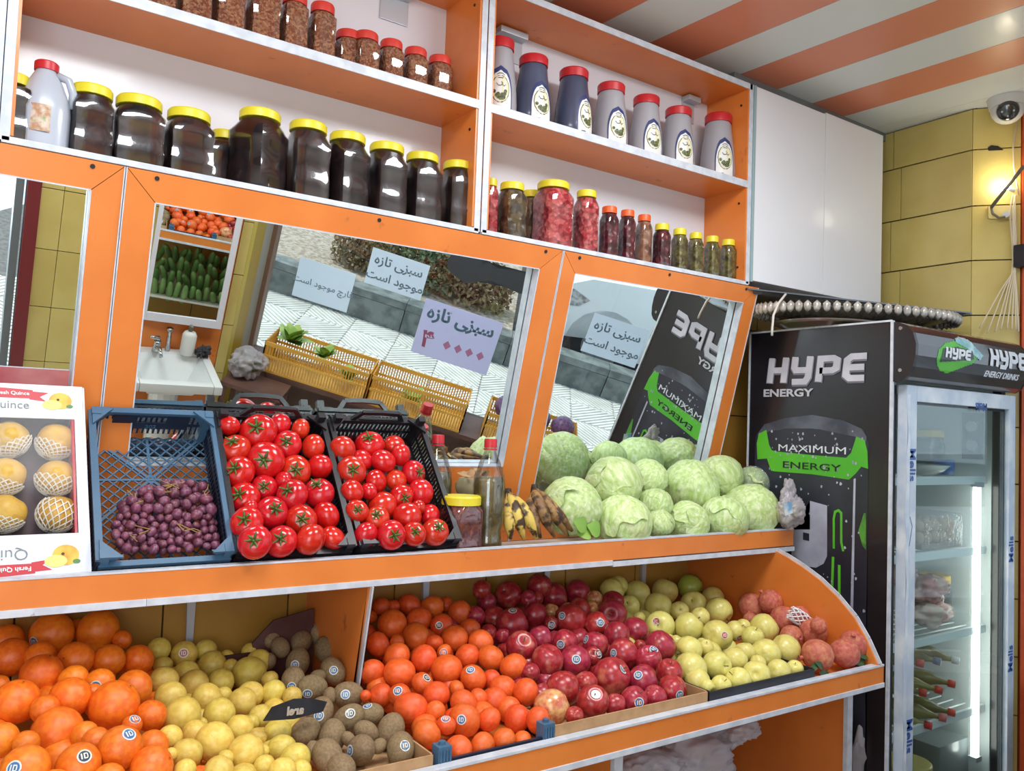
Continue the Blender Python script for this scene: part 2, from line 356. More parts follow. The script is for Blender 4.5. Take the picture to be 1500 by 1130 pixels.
# ================================================================== UPPER SHELVING
def shelf_unit(label, x0, x1, left_open=False):
    t = thing('wall_shelf_unit', label, 'shelf unit', ((x0+x1)/2, -D1/2, ZBOT), group=None)
    th = .016
    MB().box(x0, -.012, ZBOT, x1, 0, ZTOP+.02).build('back_panel', WHITE, t)
    lab(MB().box(x0, -D1+.001, ZBOT+.012, x0+.02, 0, ZTOP).build('side_panel', ORANGE, t), 'orange inner side')
    lab(MB().box(x1-.02, -D1+.001, ZBOT+.012, x1, 0, ZTOP).build('side_panel', ORANGE, t), 'orange inner side')
    MB().box(x0, -D1+.001, ZTOP, x1, 0, ZTOP+.018).build('top_board', ORANGE, t)
    MB().box(x0+.02, -D1+.001, ZMID, x1-.02, -.012, ZMID+.022).build('shelf_board', ORANGE, t)
    MB().box(x0, -D1+.001, ZBOT-.004, x1, 0, ZBOT+.007).build('bottom_board', WHITE, t)
    for nm, a in (('edge_strip', (x0, ZTOP, x1, ZTOP+.02)), ('edge_strip', (x0+.012, ZMID, x1-.012, ZMID+.024)), ('edge_strip', (x0, ZBOT-.004, x1, ZBOT+.009)),
                  ('edge_strip', (x0-.004, ZBOT, x0+.014, ZTOP+.02)), ('edge_strip', (x1-.014, ZBOT, x1+.004, ZTOP+.02))):
        MB().box(a[0], -D1-.002, a[1], a[2], -D1+.001, a[3], .0008).build(nm, WEDGE, t)
    for x, z in ((x1-.022, ZTOP-.05), (x1-.022, ZMID-.05), (x1-.022, ZBOT+.06)):
        MB().tube([(x-.0005, -D1+.03, z), (x+.003, -D1+.03, z)], .004, 8).build('screw_cap', BLACK, t)
    return t
shelf_unit('long open wall shelf unit left of the white post, holding dark jars', XL0-.01, XD-.006)
shelf_unit('open orange wall shelf unit right of the white post, with bottles and pink pickles', XD+.006, XE)
MB().box(XL0-.06, -D1-.002, ZBOT, XL0-.014, 0, ZTOP+.02, .001).build('x', WEDGE) if False else None
# small brackets under the top boards
for x, w_, lb in ((.405, .085, 'square white bracket above the chilli jars'), (.79, .1, 'white bracket above the leftmost red-capped bottle'), (1.57, .06, 'white bracket near the right end of the top shelf')):
    b = MB().box(x-w_/2, -.013-.004, ZTOP-.09, x+w_/2, -.013, ZTOP-.002, .001).box(x-w_/2, -.05, ZTOP-.022, x+w_/2, -.013, ZTOP-.004, .002)
    tag(recenter(b.build('wall_bracket', PALE)), lb, 'bracket')
# white glossy cabinet
tag(recenter(MB().box(XL0-.075, -D1-.002, ZBOT-.004, XL0-.0155, 0, ZTOP+.02, .001).build('shelf_post', WEDGE)), 'wide white upright at the left end of the wall shelves', 'post')
cb = thing('wall_cabinet', 'glossy white wall cabinet with two plain doors above the fridge', 'cabinet', (2.1, -.1, 2.08))
GW = mat('gloss_white_door', (226, 228, 234), rough=.42, coat=.12)
MB().box(XE+.012, -.185, 2.085, 2.49, 0, 2.765, .001).build('body', WHITE, cb)
MB().box(XE+.016, -.204, 2.083, 2.110, -.187, 2.768, .0015).build('door', GW, cb)
MB().box(2.113, -.204, 2.083, 2.492, -.187, 2.775, .0015).build('door', GW, cb)
MB().box(XE+.006, -.208, 2.078, XE+.016, -.185, 2.768, .001).build('aluminium_trim', mat('teal_aluminium', (160, 186, 190), rough=.3, metal=.3), cb)
# ================================================================== MIRRORS IN ORANGE FRAMES
TL = .257; mc, ms = math.cos(TL), math.sin(TL); FA = Vector((0, -D1, 2.062))
mdn = Vector((0, ms, -mc)); mN = Vector((0, -mc, -ms))
def mp(x, s_, off=0): return Vector((x, 0, 0)) + Vector((0, FA.y, FA.z)) + mdn*s_ + mN*off
SB = (2.062-1.1965)/mc
def framed_mirror(label, xa, xi, xj, xb, sb=.645, st=.06):
    t = thing('framed_mirror', label, 'mirror', ((xa+xb)/2, 0, ZC-.02))
    g = .0006; th = -.018
    quads = {'top_rail': [(xa, 0), (xb, 0), (xj, st), (xi, st)], 'bottom_rail': [(xi, sb), (xj, sb), (xb, SB), (xa, SB)],
             'left_stile': [(xa, 0), (xi, st), (xi, sb), (xa, SB)], 'right_stile': [(xb, 0), (xb, SB), (xj, sb), (xj, st)]}
    for nm, q in quads.items():
        c = Vector((sum(p[0] for p in q)/4, sum(p[1] for p in q)/4))
        pts = []
        for p in q:
            v = Vector(p); v += (c-v).normalized()*g*1.5; pts.append(mp(v.x, v.y))
        MB().poly(pts, mN, th).build(nm, ORANGE, t)
    lip = MB()
    for a, b in (((xi, st), (xj, st)), ((xj, st), (xj, sb)), ((xj, sb), (xi, sb)), ((xi, sb), (xi, st))): lip.bar(mp(*a, -.013), mp(*b, -.013), .003, .028, up=mN)
    lab(lip.build('inner_edge', WEDGE, t), 'thin white inner edging')
    MB().poly([mp(xi-.01, st-.01, -.03), mp(xj+.01, st-.01, -.03), mp(xj+.01, sb+.01, -.03), mp(xi-.01, sb+.01, -.03)], mN, -.004).build('mirror_glass', MIRROR, t)
    for x in (xa+.06, (xa+xb)/2, xb-.06): MB().tube([mp(x, .012, .0), mp(x, .012, .002)], .005, 8).build('screw_cap', BLACK, t)
    for x in (xa, xb): MB().bar(mp(x, .0, .001), mp(x, SB, .001), .0025, .003, up=mN).build('seam_strip', WEDGE, t)
    return t
framed_mirror('orange framed leaning mirror at far left behind the quince box', -.86, -.80, -.338, -.279)
framed_mirror('widest orange framed leaning mirror, behind the grape and tomato crates', -.275, -.213, .813, .884, sb=.655, st=.064)
framed_mirror('orange framed leaning mirror behind the cabbages, reflecting the drinks fridge', .888, .943, 1.688, 1.748, sb=.80)
# ================================================================== COUNTER
ct = thing('display_counter', 'long orange counter carrying crates, bottles and cabbages', 'counter', (.6, -.15, ZCB))
MB().box(-1.2, -D2+.018, 1.178, XC-.002, YB, 1.195).build('worktop', mat('pale_board', (200, 190, 176), rough=.6), ct)
MB().box(-1.2, -D2, ZCB+.012, XC, -D2+.018, ZC-.004).build('fascia', ORANGE, ct)
MB().box(-1.2, -D2-.001, ZC-.004, XC, -D2+.019, ZC).build('edge_strip', WEDGE, ct)
for a, b, dz in ((-1.2, -.213, 0), (-.2125, 1.0, 0), (1.0005, XC+.002, -.004)): MB().box(a, -D2-.004, ZCB-.002+dz, b, -D2+.016, ZCB+.012+dz, .0008).build('edge_strip', WEDGE, ct)
for x in (-.035, .618, 1.057, 1.481):
    MB().poly([(x-.012, YB-.001, 1.175), (x+.012, YB-.001, 1.175), (x+.008, YB-.001, .99), (x-.008, YB-.001, .99)], (0, -1, 0), .012).poly([(x-.008, YB, 1.177), (x-.008, -D2+.06, 1.177), (x-.008, -D2+.06, 1.17), (x-.008, YB, 1.15)], (1, 0, 0), .016).tube([(x, YB-.016, 1.0), (x, YB-.012, 1.0)], .004, 8).build('shelf_bracket', PALE, ct)
# lower display
ld = thing('fruit_display', 'orange lower fruit display shelf with curved end board', 'display shelf', (.7, -.35, ZLB))
MB().box(-1.2, -D3+.018, .86, XLE-.03, YB, .875).build('shelf_board', ORANGE, ld)
MB().box(-1.2, -D3, ZLB+.008, XLE, -D3+.018, ZL-.006).build('fascia', ORANGE, ld)
MB().box(-1.2, -D3-.002, ZL-.006, XLE, -D3+.02, ZL, .0008).build('edge_strip', WEDGE, ld)
MB().box(-1.2, -D3-.003, ZLB-.004, XLE+.001, -D3+.016, ZLB+.009, .0008).build('edge_strip', WEDGE, ld)
prof = [(YB, 1.172), (-.324, 1.172), (-.37, 1.158), (-.43, 1.135), (-.491, 1.106), (-.552, 1.066), (-.61, 1.016), (-.652, .96), (-.688, .897), (-.688, .88), (YB, .88)]
MB().poly([(XE2, y, z) for y, z in prof], (1, 0, 0), .018).build('end_board', ORANGE, ld)
eb = MB()
for a, b in zip(prof[1:8], prof[2:9]): eb.bar((XE2+.008, a[0], a[1]), (XE2+.008, b[0], b[1]), .021, .004, up=(1, 0, 0))
eb.build('edge_strip', WEDGE, ld)
dprof = [(YB, 1.172), (-.318, 1.172), (-.262, .933), (-.262, .88), (YB, .88)]
MB().poly([(.262, y, z) for y, z in dprof], (1, 0, 0), .016).build('divider', ORANGE, ld)
MB().bar((.27, -.320, 1.172), (.27, -.262, .905), .02, .004, up=(1, 0, 0)).build('edge_strip', WEDGE, ld)
MB().box(1.700, -.59, .02, 1.718, YB, ZLB-.004).build('side_panel', ORANGE, ld)
MB().box(1.696, -.604, .02, 1.722, -.59, ZLB-.004, .001).build('edge_strip', WEDGE, ld)
MB().box(.775, -.604, .02, .802, -.59, ZLB-.004, .001).build('leg', WEDGE, ld)
MB().box(.777, -.59, .02, .80, YB, ZLB-.004).build('side_panel', ORANGE, ld)
MB().box(-.36, -.604, .02, -.333, -.59, ZLB-.004, .001).build('leg', WEDGE, ld)
MB().box(-.34, -.58, .40, 1.69, YB, .415).build('shelf_board', mat('pale_board', (200, 190, 176)), ld)
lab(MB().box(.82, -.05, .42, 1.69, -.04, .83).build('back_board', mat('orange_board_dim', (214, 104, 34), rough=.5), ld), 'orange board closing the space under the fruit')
# ================================================================== FRIDGE
fr = thing('drinks_fridge', 'black glass-door drinks fridge with energy drink graphics on its side', 'fridge', (2.2, -.36, 0))
VY = mat('black_vinyl', (34, 31, 36), (28, 26, 30), 4, rough=.3, coat=.25)
INN = mat('fridge_liner', (196, 204, 204), rough=.35)
X1 = XF+FW
lab(MB().box(XF, YFB, .06, XF+.03, YFA, 1.92, .003).build('side_panel', VY, fr), 'black printed side panel')
MB().box(X1-.03, YFB, .06, X1, YFA, 1.92, .003).build('side_panel', VY, fr)
MB().box(XF+.03, YFA-.02, .06, X1-.03, YFA, 1.92).build('back_panel', INN, fr)
MB().box(XF+.03, YFB, 1.735, X1-.03, YFA-.02, 1.915).build('top_box', VY, fr)
MB().box(XF+.03, YFB, .06, X1-.03, YFA-.02, .30).build('base_box', VY, fr)
lab(MB().box(XF+.03, YFB+.03, .30, XF+.036, YFA-.02, 1.735).box(X1-.036, YFB+.03, .30, X1-.03, YFA-.02, 1.735).box(XF+.036, YFA-.026, .30, X1-.036, YFA-.02, 1.735).box(XF+.036, YFB+.03, 1.73, X1-.036, YFA-.02, 1.735).box(XF+.036, YFB+.03, .30, X1-.036, YFA-.02, .306).build('liner', INN, fr), 'pale inner liner')
MB().bar((XF-.001, YFA-.001, .06), (XF-.001, YFA-.001, 1.923), .006).bar((XF-.001, YFA, 1.921), (XF-.001, YFB, 1.921), .006).bar((XF-.001, YFB-.002, .06), (XF-.001, YFB-.002, 1.921), .009).build('white_edging', WEDGE, fr)
for sx in (XF+.05, X1-.05):
    for sy in (YFB+.06, YFA-.06): MB().lathe([(.018, 0), (.014, .06)], (sx, sy, 0), 12).build('foot', BLACK, fr)
# header with curved illuminated sign
HY = [(YFB, 1.917), (-.655, 1.914), (-.682, 1.902), (-.700, 1.880), (-.710, 1.845), (-.709, 1.81), (-.700, 1.775), (-.685, 1.745), (-.665, 1.732), (YFB, 1.730)]
for x in (XF-.002, X1-.012):
    MB().poly([(x, y, z) for y, z in HY], (1, 0, 0), .014).build('header_cap', VY, fr)
hs = MB()
for a, b in zip(HY[:-1], HY[1:]): hs.quad((XF+.012, a[0], a[1]), (X1-.012, a[0], a[1]), (X1-.012, b[0], b[1]), (XF+.012, b[0], b[1]))
hdr = lab(hs.build('header_sign', mat('header_print', (58, 52, 52), (46, 40, 42), 5, rough=.2, coat=.7), fr, smooth=True), 'curved dark sign above the fridge door')
for z in (1.895, 1.765):
    MB().tube([(XF-.006, -.662, z), (XF-.002, -.662, z)], .006, 10).build('bolt', STEELM, fr)
SIL = mat('silver_print', (196, 196, 206), (176, 176, 188), 8, rough=.4)
GRN = mat('green_print', (96, 190, 48), (76, 170, 44), 3, rough=.35)
DKP = mat('can_print', (50, 52, 64), (38, 38, 48), 5, rough=.35)
LWP = mat('light_print', (176, 180, 196), (150, 154, 172), 7, rough=.4)
def hy(hv):  # curved header surface parameter: 0 bottom .. 1 top
    q = HY[::-1][1:]; z = 1.740+hv*.165
    for (ya, za), (yb, zb) in zip(q, q[1:]):
        if za <= z <= zb: return ya+(yb-ya)*(z-za)/(zb-za), z
    return q[-1]
# HYPE lettering as thick strokes in a 4.1 x 1 box
def hype(T, m, par, W=.24, th=.0015, n=None, nm='lettering', seg=None):
    sh = lambda L_: [(u+.10*v, v) for u, v in L_]
    LN = [[(.12, 0), (.12, 1)], [(.68, 0), (.68, 1)], [(.12, .5), (.68, .5)],
          [(1.05, 1), (1.05, .58), (1.12, .47), (1.62, .47)], [(1.62, 1), (1.62, .2), (1.52, .02), (1.02, .02)],
          [(2.02, 0), (2.02, .55), (2.02, .88), (2.48, .88), (2.62, .8), (2.62, .5), (2.48, .42), (2.02, .42)],
          [(3.62, .9), (3.12, .9), (2.98, .78), (2.98, .22), (3.12, .1), (3.62, .1)], [(2.98, .5), (3.58, .5)]]
    return strokes([sh(l) for l in LN], W, T, nm, m, par, th, n, seg)
nX = (-1, 0, 0)
Ts = lambda u, v: Vector((XF-.0015, -.162-u*.1045, 1.733+v*.088))
lab(hype(Ts, mat('dark_letter_edge', (112, 112, 124), rough=.4), fr, W=.30, th=.0006, n=nX, nm='lettering_edge'), 'grey bevel round the HYPE letters')
lab(hype(lambda u, v: Ts(u, v)+Vector((-.001, 0, .003)), SIL, fr, W=.235, th=.001, n=nX), 'silver letters HYPE')
def side_text(body, y0, z0, size, m, w=None, bold=.01, shear=0, nm='lettering'):
    me = text_mesh(body, size, bold*size, .0004, shear, 'LEFT'); xs = [v.co.x for v in me.vertices]; w0 = max(xs)-min(xs); k = (w/w0) if w else 1; bpy.data.meshes.remove(me)
    return put_text(nm, body, size, (XF-.0035, y0, z0), (0, -1, 0), (0, 0, 1), m, fr, bold*size, .0004, shear, 'LEFT', k)
side_text('ENERGY', -.148, 1.688, .036, SIL, .205, .03)
def sp(pts, m, nm, o=.0015, l=None):
    P = [onX(px, py, XF) for px, py in pts]
    ob = MB().poly([Vector((XF-o, p.y, p.z)) for p in P], (1, 0, 0), .0005).build(nm, m, fr)
    if l: lab(ob, l)
    return ob
sp([(1107, 640), (1115, 628), (1150, 615), (1190, 610), (1235, 618), (1266, 630), (1273, 650), (1271, 780), (1268, 1000), (1268, 1300), (1105, 1300), (1107, 790), (1106, 680)], DKP, 'can_print', .0012, 'printed dark drinks can')
sp([(1110, 636), (1120, 622), (1150, 613), (1190, 608), (1235, 616), (1262, 628), (1270, 640), (1268, 650), (1235, 636), (1190, 628), (1150, 628), (1122, 634), (1112, 642)], mat('can_rim_print', (92, 96, 108), (60, 62, 74), 10, rough=.3), 'can_rim_print', .0018)
sp([(1112, 636), (1123, 630), (1127, 652), (1131, 660), (1140, 662), (1190, 667), (1240, 671), (1247, 664), (1255, 640), (1267, 645), (1271, 662), (1272, 687), (1262, 684), (1254, 694), (1244, 703), (1190, 695), (1138, 691), (1130, 690), (1124, 672), (1110, 673), (1109, 650)], GRN, 'green_band_print', .002, 'bright green band on the can')
sp([(1126, 632), (1156, 628), (1200, 629), (1254, 640), (1248, 660), (1241, 667), (1190, 663), (1140, 659), (1130, 652)], mat('can_top_print', (44, 44, 56), rough=.35), 'can_top_print', .0026)
side_text('MAXIMUM', -.215, 1.497, .034, mat('white_print', (214, 218, 226), rough=.4), .262, -.002)
side_text('ENERGY', -.235, 1.440, .032, mat('black_print', (24, 34, 26), rough=.4), .225, .004)
sp([(1187, 734), (1212, 741), (1212, 815), (1207, 826), (1196, 832), (1182, 830), (1160, 823), (1160, 776), (1187, 776)], LWP, 'light_letter_print', .0022)
sp([(1177, 780), (1186, 782), (1186, 793), (1177, 791)], DKP, 'letter_hole_print', .0028)
sp([(1251, 702), (1254, 701), (1250, 905), (1246, 905)], LWP, 'can_stripe_print', .0021)
for pts in ([(1222, 804), (1222, 760), (1224, 750), (1229, 748), (1233, 752), (1233, 795), (1236, 808)],):
    strokes([[(onX(a, b, XF).y, onX(a, b, XF).z) for a, b in pts]], .008, lambda u, v: Vector((XF-.0022, u, v)), 'green_stroke_print', GRN, fr, .0005, nX)
strokes([[(onX(a, b, XF).y, onX(a, b, XF).z) for a, b in q] for q in ([(1221, 816), (1219, 875)], [(1230, 828), (1230, 872), (1236, 880)], [(1230, 872), (1219, 874)])], .009, lambda u, v: Vector((XF-.0022, u, v)), 'green_stroke_print', GRN, fr, .0005, nX)
sp([(1258, 778), (1266, 752), (1269, 752), (1269, 806), (1264, 800)], mat('green_leaf_print', (84, 150, 54), (60, 110, 50), 30, rough=.4), 'leaf_print', .0022)
random.seed(5); dr = MB()
for i in range(130):
    px, py = random.uniform(1112, 1266), random.choice([random.uniform(632, 700), random.uniform(700, 900)])
    p = onX(px, py, XF); r = random.uniform(.0016, .0048); a = random.uniform(0, PI)
    dr.poly([Vector((XF-.0029, p.y+r*math.cos(a+t)*(1.8 if k_ else 1)*.8, p.z+r*1.3*math.sin(a+t))) for k_, t in ((0, 0), (1, 1), (0, 2), (1, 3), (0, 4.2), (0, 5.2))])
lab(tag(dr.build('droplet_print', LWP, fr), None, None, kind='stuff'), 'printed water droplets')
# header lettering
def Th(u0, w, v0, h): return lambda u, v: (lambda yz: Vector((u0+u*w, yz[0]-.0034, yz[1])))(hy(v0+v*h))
WPN = mat('white_print', (214, 218, 226))
lab(hype(Th(2.305, .069, .42, .36), WPN, fr, W=.24, th=.001, n=(0, -1, 0), seg=.12), 'white letters HYPE on the curved sign')
def curved(pg, off, sx=.0035, sv=.022):
    m_ = MB(); xs_ = [p[0] for p in pg]; vs_ = [p[1] for p in pg]
    def ins(x, y):
        c = False; j = len(pg)-1
        for i in range(len(pg)):
            if (pg[i][1] > y) != (pg[j][1] > y) and x < (pg[j][0]-pg[i][0])*(y-pg[i][1])/(pg[j][1]-pg[i][1])+pg[i][0]: c = not c
            j = i
        return c
    P_ = lambda x, v: (lambda yz: Vector((x, yz[0]-off, yz[1])))(hy(v))
    x = min(xs_)
    while x < max(xs_):
        v = min(vs_)
        while v < max(vs_):
            if ins(x+sx/2, v+sv/2): m_.quad(P_(x, v), P_(x+sx, v), P_(x+sx, v+sv), P_(x, v+sv))
            v += sv
        x += sx
    return m_
gs = [(1.985, .30), (1.975, .42), (1.985, .60), (2.03, .74), (2.10, .82), (2.17, .78), (2.215, .66), (2.22, .52), (2.19, .40), (2.13, .30), (2.06, .17), (2.01, .2)]
gb = curved(gs, .0008); lab(gb.build('green_splash_print', GRN, fr), 'green splash behind the small emblem')
gb = curved([(1.995, .36), (2.01, .62), (2.10, .70), (2.19, .66), (2.2, .5), (2.1, .42)], .0022, .0028, .015); gb.build('emblem_plate_print', mat('emblem_dark', (36, 44, 40), rough=.3), fr)
lab(hype(Th(2.02, .042, .46, .2), WPN, fr, W=.24, th=.001, n=(0, -1, 0), seg=.2), 'small white HYPE emblem')
gb = curved([(2.10, .86), (2.14, .93), (2.19, .9), (2.21, .78), (2.26, .6), (2.24, .5), (2.2, .58), (2.16, .7), (2.10, .78)], .002); gb.build('ice_print', mat('ice_print', (176, 208, 214), (120, 170, 176), 30, rough=.3), fr)
def hwarp(u0, v0, h): return lambda x, y, z: (lambda yz: Vector((u0+x, yz[0]-.002-z, yz[1])))(hy(v0+y*h))
put_text('lettering', 'ENERGY DRINKS', 1, None, (1, 0, 0), (0, 0, 1), WPN, fr, .02, .0004, .25, 'LEFT', .0315, hwarp(2.285, .20, .17))
# door
dr_ = thing('x', None, None, (0, 0, 0)); bpy.data.objects.remove(dr_)
DX0, DX1, DZ0, DZ1 = 1.885, 2.585, .18, 1.722
FILM = mat('blue_white_film', (190, 200, 212), (176, 190, 208), 14, rough=.35, c3=(214, 220, 226), lo3=.45, hi3=.65, scale3=9)
door = thing('door', None, None, ((DX0+DX1)/2, -.65, DZ0)); door.parent = fr; door.location = door.location-fr.location
bar = MB().box(DX0, -.668, DZ0, DX0+.055, -.636, DZ1, .003).box(DX1-.045, -.668, DZ0, DX1, -.636, DZ1, .003).box(DX0+.055, -.668, DZ1-.05, DX1-.045, -.636, DZ1, .003).box(DX0+.055, -.668, DZ0, DX1-.045, -.636, DZ0+.05, .003)
lab(bar.build('door_frame', FILM, door), 'aluminium frame under blue and white film')
MB().box(DX0+.055, -.656, DZ0+.05, DX1-.045, -.652, DZ1-.05).build('glass_pane', film('fridge_glass', (.90, .96, .95), .07, .01), door)
MB().box(DX0+.054, -.652, DZ0+.05, DX0+.062, -.636, DZ1-.05).box(DX1-.052, -.652, DZ0+.05, DX1-.044, -.636, DZ1-.05).box(DX0+.055, -.652, DZ1-.058, DX1-.045, -.636, DZ1-.05).build('door_gasket', BLACK, door)
BLUE = mat('blue_film_print', (52, 84, 150), rough=.4)
for (z, s_) in ((1.385, 1), (.56, 1)): put_text('lettering', 'Melis', .05, (DX0+.014, -.6685, z+.09), (0, 0, -1), (1, 0, 0), BLUE, door, .001)
put_text('lettering', 'Melis', .045, (DX1-.012, -.6685, 1.18), (0, 0, 1), (-1, 0, 0), BLUE, door, .0008)
put_text('lettering', 'Melis', .045, (DX1-.012, -.6685, .80), (0, 0, 1), (-1, 0, 0), BLUE, door, .0008)
put_text('lettering', 'Melis', .038, (2.34, -.6685, 1.685), (-1, 0, 0), (0, 0, -1), BLUE, door, .0008)
strokes([[(DX0+.02, 1.315), (DX0+.034, 1.285), (DX0+.018, 1.225)], [(DX0+.02, .50), (DX0+.034, .475), (DX0+.018, .42)]], .002, lambda u, v: Vector((u, -.6685, v)), 'tick_print', BLUE, door, .0005, (0, -1, 0))
# wavy torn film edge hanging along the left stile
fb = MB(); N_ = 40
for i in range(N_):
    z0, z1 = DZ1-.03-i*.034, DZ1-.03-(i+1)*.034; f = lambda z: .004*math.sin(z*13)+.003*math.sin(z*41)
    if z1 < DZ0: break
    fb.quad((DX0-.004+f(z0), -.670, z0), (DX0+.012+f(z0)*.4, -.671, z0), (DX0+.012+f(z1)*.4, -.671, z1), (DX0-.004+f(z1), -.670, z1))
fb.build('loose_film', FILM, door)
# shelves and tube
for z in (1.415, 1.165, .885, .605, .34):
    sb_ = MB().box(XF+.04, YFB+.045, z-.012, X1-.04, YFB+.057, z+.016, .002)
    for y in np.linspace(YFB+.07, YFA-.04, 11): sb_.bar((XF+.04, y, z), (X1-.04, y, z), .004)
    lab(sb_.build('wire_shelf', mat('shelf_white', (222, 230, 234), rough=.35), fr), 'white wire shelf')
MB().tube([(2.487, -.585, .45), (2.487, -.585, 1.395)], .013, 12).build('light_tube', mat('tube_glow', (255, 252, 244), emit=9), fr)
MB().box(2.467, -.60, .435, 2.507, -.57, .452).box(2.467, -.60, 1.393, 2.507, -.57, 1.41).build('tube_holder', PALE, fr)
th_ = MB().box(X1-.042, -.575, 1.49, X1-.036, -.50, 1.66, .002).build('thermostat_panel', mat('grey_panel', (96, 108, 106), rough=.5), fr)
MB().lathe([(.022, 0), (.020, .012)], (0, 0, 0), 16).build('k', PALE) if False else None
for z in (1.54, 1.61): MB().tube([(X1-.042, -.537, z), (X1-.052, -.537, z)], .02, 14).build('dial', PALE, fr)
# ================================================================== JARS AND BOTTLES ON THE SHELVES
def jar_protos(kind, H, W, contents, lidm, lidh, necks, ribs=False, shoulder=.22, sq=5):
    """parts of a square PET jar in local coordinates, base at z=0, unit real size"""
    nz = H-lidh
    prof = [(W*.42, 0, 2.6), (W*.49, .006, sq), (W*.5, .02, sq), (W*.5, nz*.30, sq), (W*.488, nz*.34, sq), (W*.488, nz*.62, sq), (W*.5, nz*.66, sq), (W*.5, nz*(1-shoulder), sq), (W*.47, nz*(1-shoulder*.62), 3.6), (necks*1.03, nz*(1-shoulder*.2), 2.2), (necks*.97, nz, 2)]
    b = MB().lathe(prof, n=28); ins = [(r*.955, max(.004, z*.985+.002), e) for r, z, e in prof[:-1]]
    c = MB().lathe(ins, n=28)
    l = MB(); n = 56; R = necks*1.1; rs = []
    for z, rr in ((nz-.002, 1.0), (H-.004, 1.0), (H, .95)):
        rs.append([l.b.verts.new((R*rr*(1+(.018 if j % 2 and z < H-.003 else 0))*math.cos(2*PI*j/n), R*rr*(1+(.018 if j % 2 and z < H-.003 else 0))*math.sin(2*PI*j/n), z)) for j in range(n)])
    for a, d in zip(rs, rs[1:]):
        for j in range(n): l.b.faces.new((a[j], a[(j+1) % n], d[(j+1) % n], d[j]))
    l.b.faces.new(rs[-1]); l.b.faces.new(rs[0][::-1])
    return b, c, l
def make_jar(name, label, group, pos, H, W, cm, lm, lidh=.02, neck=None, rot=0, sq=5, shoulder=.22, knobs=False, cat='jar'):
    neck = neck or W*.40; t = thing(name, label, cat, pos, group); t.rotation_euler = (0, 0, rot)
    b, c, l = jar_protos(name, H, W, cm, lm, lidh, neck, sq=sq, shoulder=shoulder)
    if knobs:
        for sx in (-1, 1):
            for sy in (-1, 1):
                for k in range(6): b.ball((sx*W*.405, sy*W*.405, H*(.12+.105*k)), W*.04, 1, (1, 1, .9))
    for nm, mb, m in (('jar_body', b, CLEAR), ('contents', c, cm), ('lid', l, lm)):
        me_o = mb.build(nm, m, smooth=True, ang=.7 if nm != 'lid' else .5); me_o.parent = t
    return t
CH = mat('chilli_flakes', (142, 76, 52), (194, 142, 104), 210, rough=.6, tex='voronoi', bump=.5, bscale=200, lo=.25, hi=.9)
DKJ = mat('dark_pickle', (32, 24, 28), (56, 40, 40), 26, rough=.3, bump=.15, bscale=22, c3=(84, 58, 54), lo3=.55, hi3=.75, scale3=12, coat=.2)
PNK = mat('pink_turnip_pickle', (190, 44, 58), (232, 120, 118), 55, rough=.35, tex='voronoi', bump=.9, bscale=60, lo=.1, hi=.9, coat=.3)
OLV = mat('olive_pickle', (74, 58, 36), (112, 92, 60), 34, rough=.35, tex='voronoi', bump=.7, bscale=38, coat=.3)
MAR = mat('maroon_pickle', (72, 20, 34), (116, 36, 48), 40, rough=.3, tex='voronoi', bump=.6, bscale=45, coat=.3)
GAR = mat('garlic_pickle', (124, 76, 54), (168, 118, 88), 30, rough=.35, tex='voronoi', bump=.7, bscale=34, coat=.3)
GRNP = mat('green_pickle', (84, 72, 30), (134, 124, 60), 55, rough=.4, bump=.6, bscale=60, coat=.3, c3=(168, 150, 96), lo3=.6, hi3=.7)
def at_row(cx, top, base_z, Y):
    p = onY(cx, top, Y); return p.x, p.z
def width_at(cx, wpx, P): return wpx*dep(P)/FPX
# top shelf: red lidded chilli jars
zs = ZMID+.023; order = 0
big = [(205, 254), (257, 307), (309, 356), (359, 408), (409, 449), (451, 490)]
Hb = onY(470, 6, -.12).z-zs
for i, (a, b_) in enumerate(big):
    P = onY((a+b_)/2, 60, -.115); W_ = min((b_-a)*dep(P)/FPX*.90, .086)
    make_jar('chilli_jar', 'tall coral-lidded chilli flake jar, %s tall one on the top shelf' % ordn(i), 'tall chilli flake jars', (P.x, -.115, zs), Hb, W_, CH, SALMON, .022, W_*.44, 0, 8, .1)
sm = [(493, 516), (516, 553), (554, 589), (590, 625), (626, 661)]
Hs = onY(640, 84, -.10).z-zs
for i, (a, b_) in enumerate(sm):
    P = onY((a+b_)/2 if i else 508, 110, -.10 if i else -.075); W_ = .067 if i == 0 else (b_-a)*dep(P)/FPX*.95
    make_jar('chilli_jar', 'short dark chilli jar with coral lid, %s short one after the tall jars' % ordn(i), 'short chilli jars', (P.x, -.10 if i else -.075, zs), Hs, min(W_, .072), CH, SALMON, .02, W_*.44, 0, 6, .12)
# lower shelf: yellow lidded dark pickle jars
zs = ZBOT+.0095
rows = [(5, 44, 8, 42, 111, -.130, 0), (106, 166, 104, 160, 130, -.130, .1), (168, 241, 169, 233, 147, -.130, 0), (243, 312, 243, 304, 166, -.130, .06),
        (316, 346, 313, 352, 178, -.048, 0), (341, 422, 354, 414, 166, -.138, .6), (422, 482, 419, 474, 183, -.130, .05), (481, 538, 479, 532, 199, -.130, .3), (540, 594, 535, 586, 214, -.130, .12), (593, 645, 589, 637, 228, -.130, .1), (646, 697, 640, 685, 240, -.130, 0)]
dl = ['behind the white jug at the far left', 'just right of the white jug', 'with a bright window reflection, third from the left', 'fourth from the left, with a small window reflection', 'set back half hidden behind the largest jar',
      'largest and turned cornerwise, nearest the front', 'just right of the largest cornerwise jar', 'slightly turned, fourth from the right end', 'third from the right end of its row', 'second from the right end of its row', 'last at the right, against the white post']
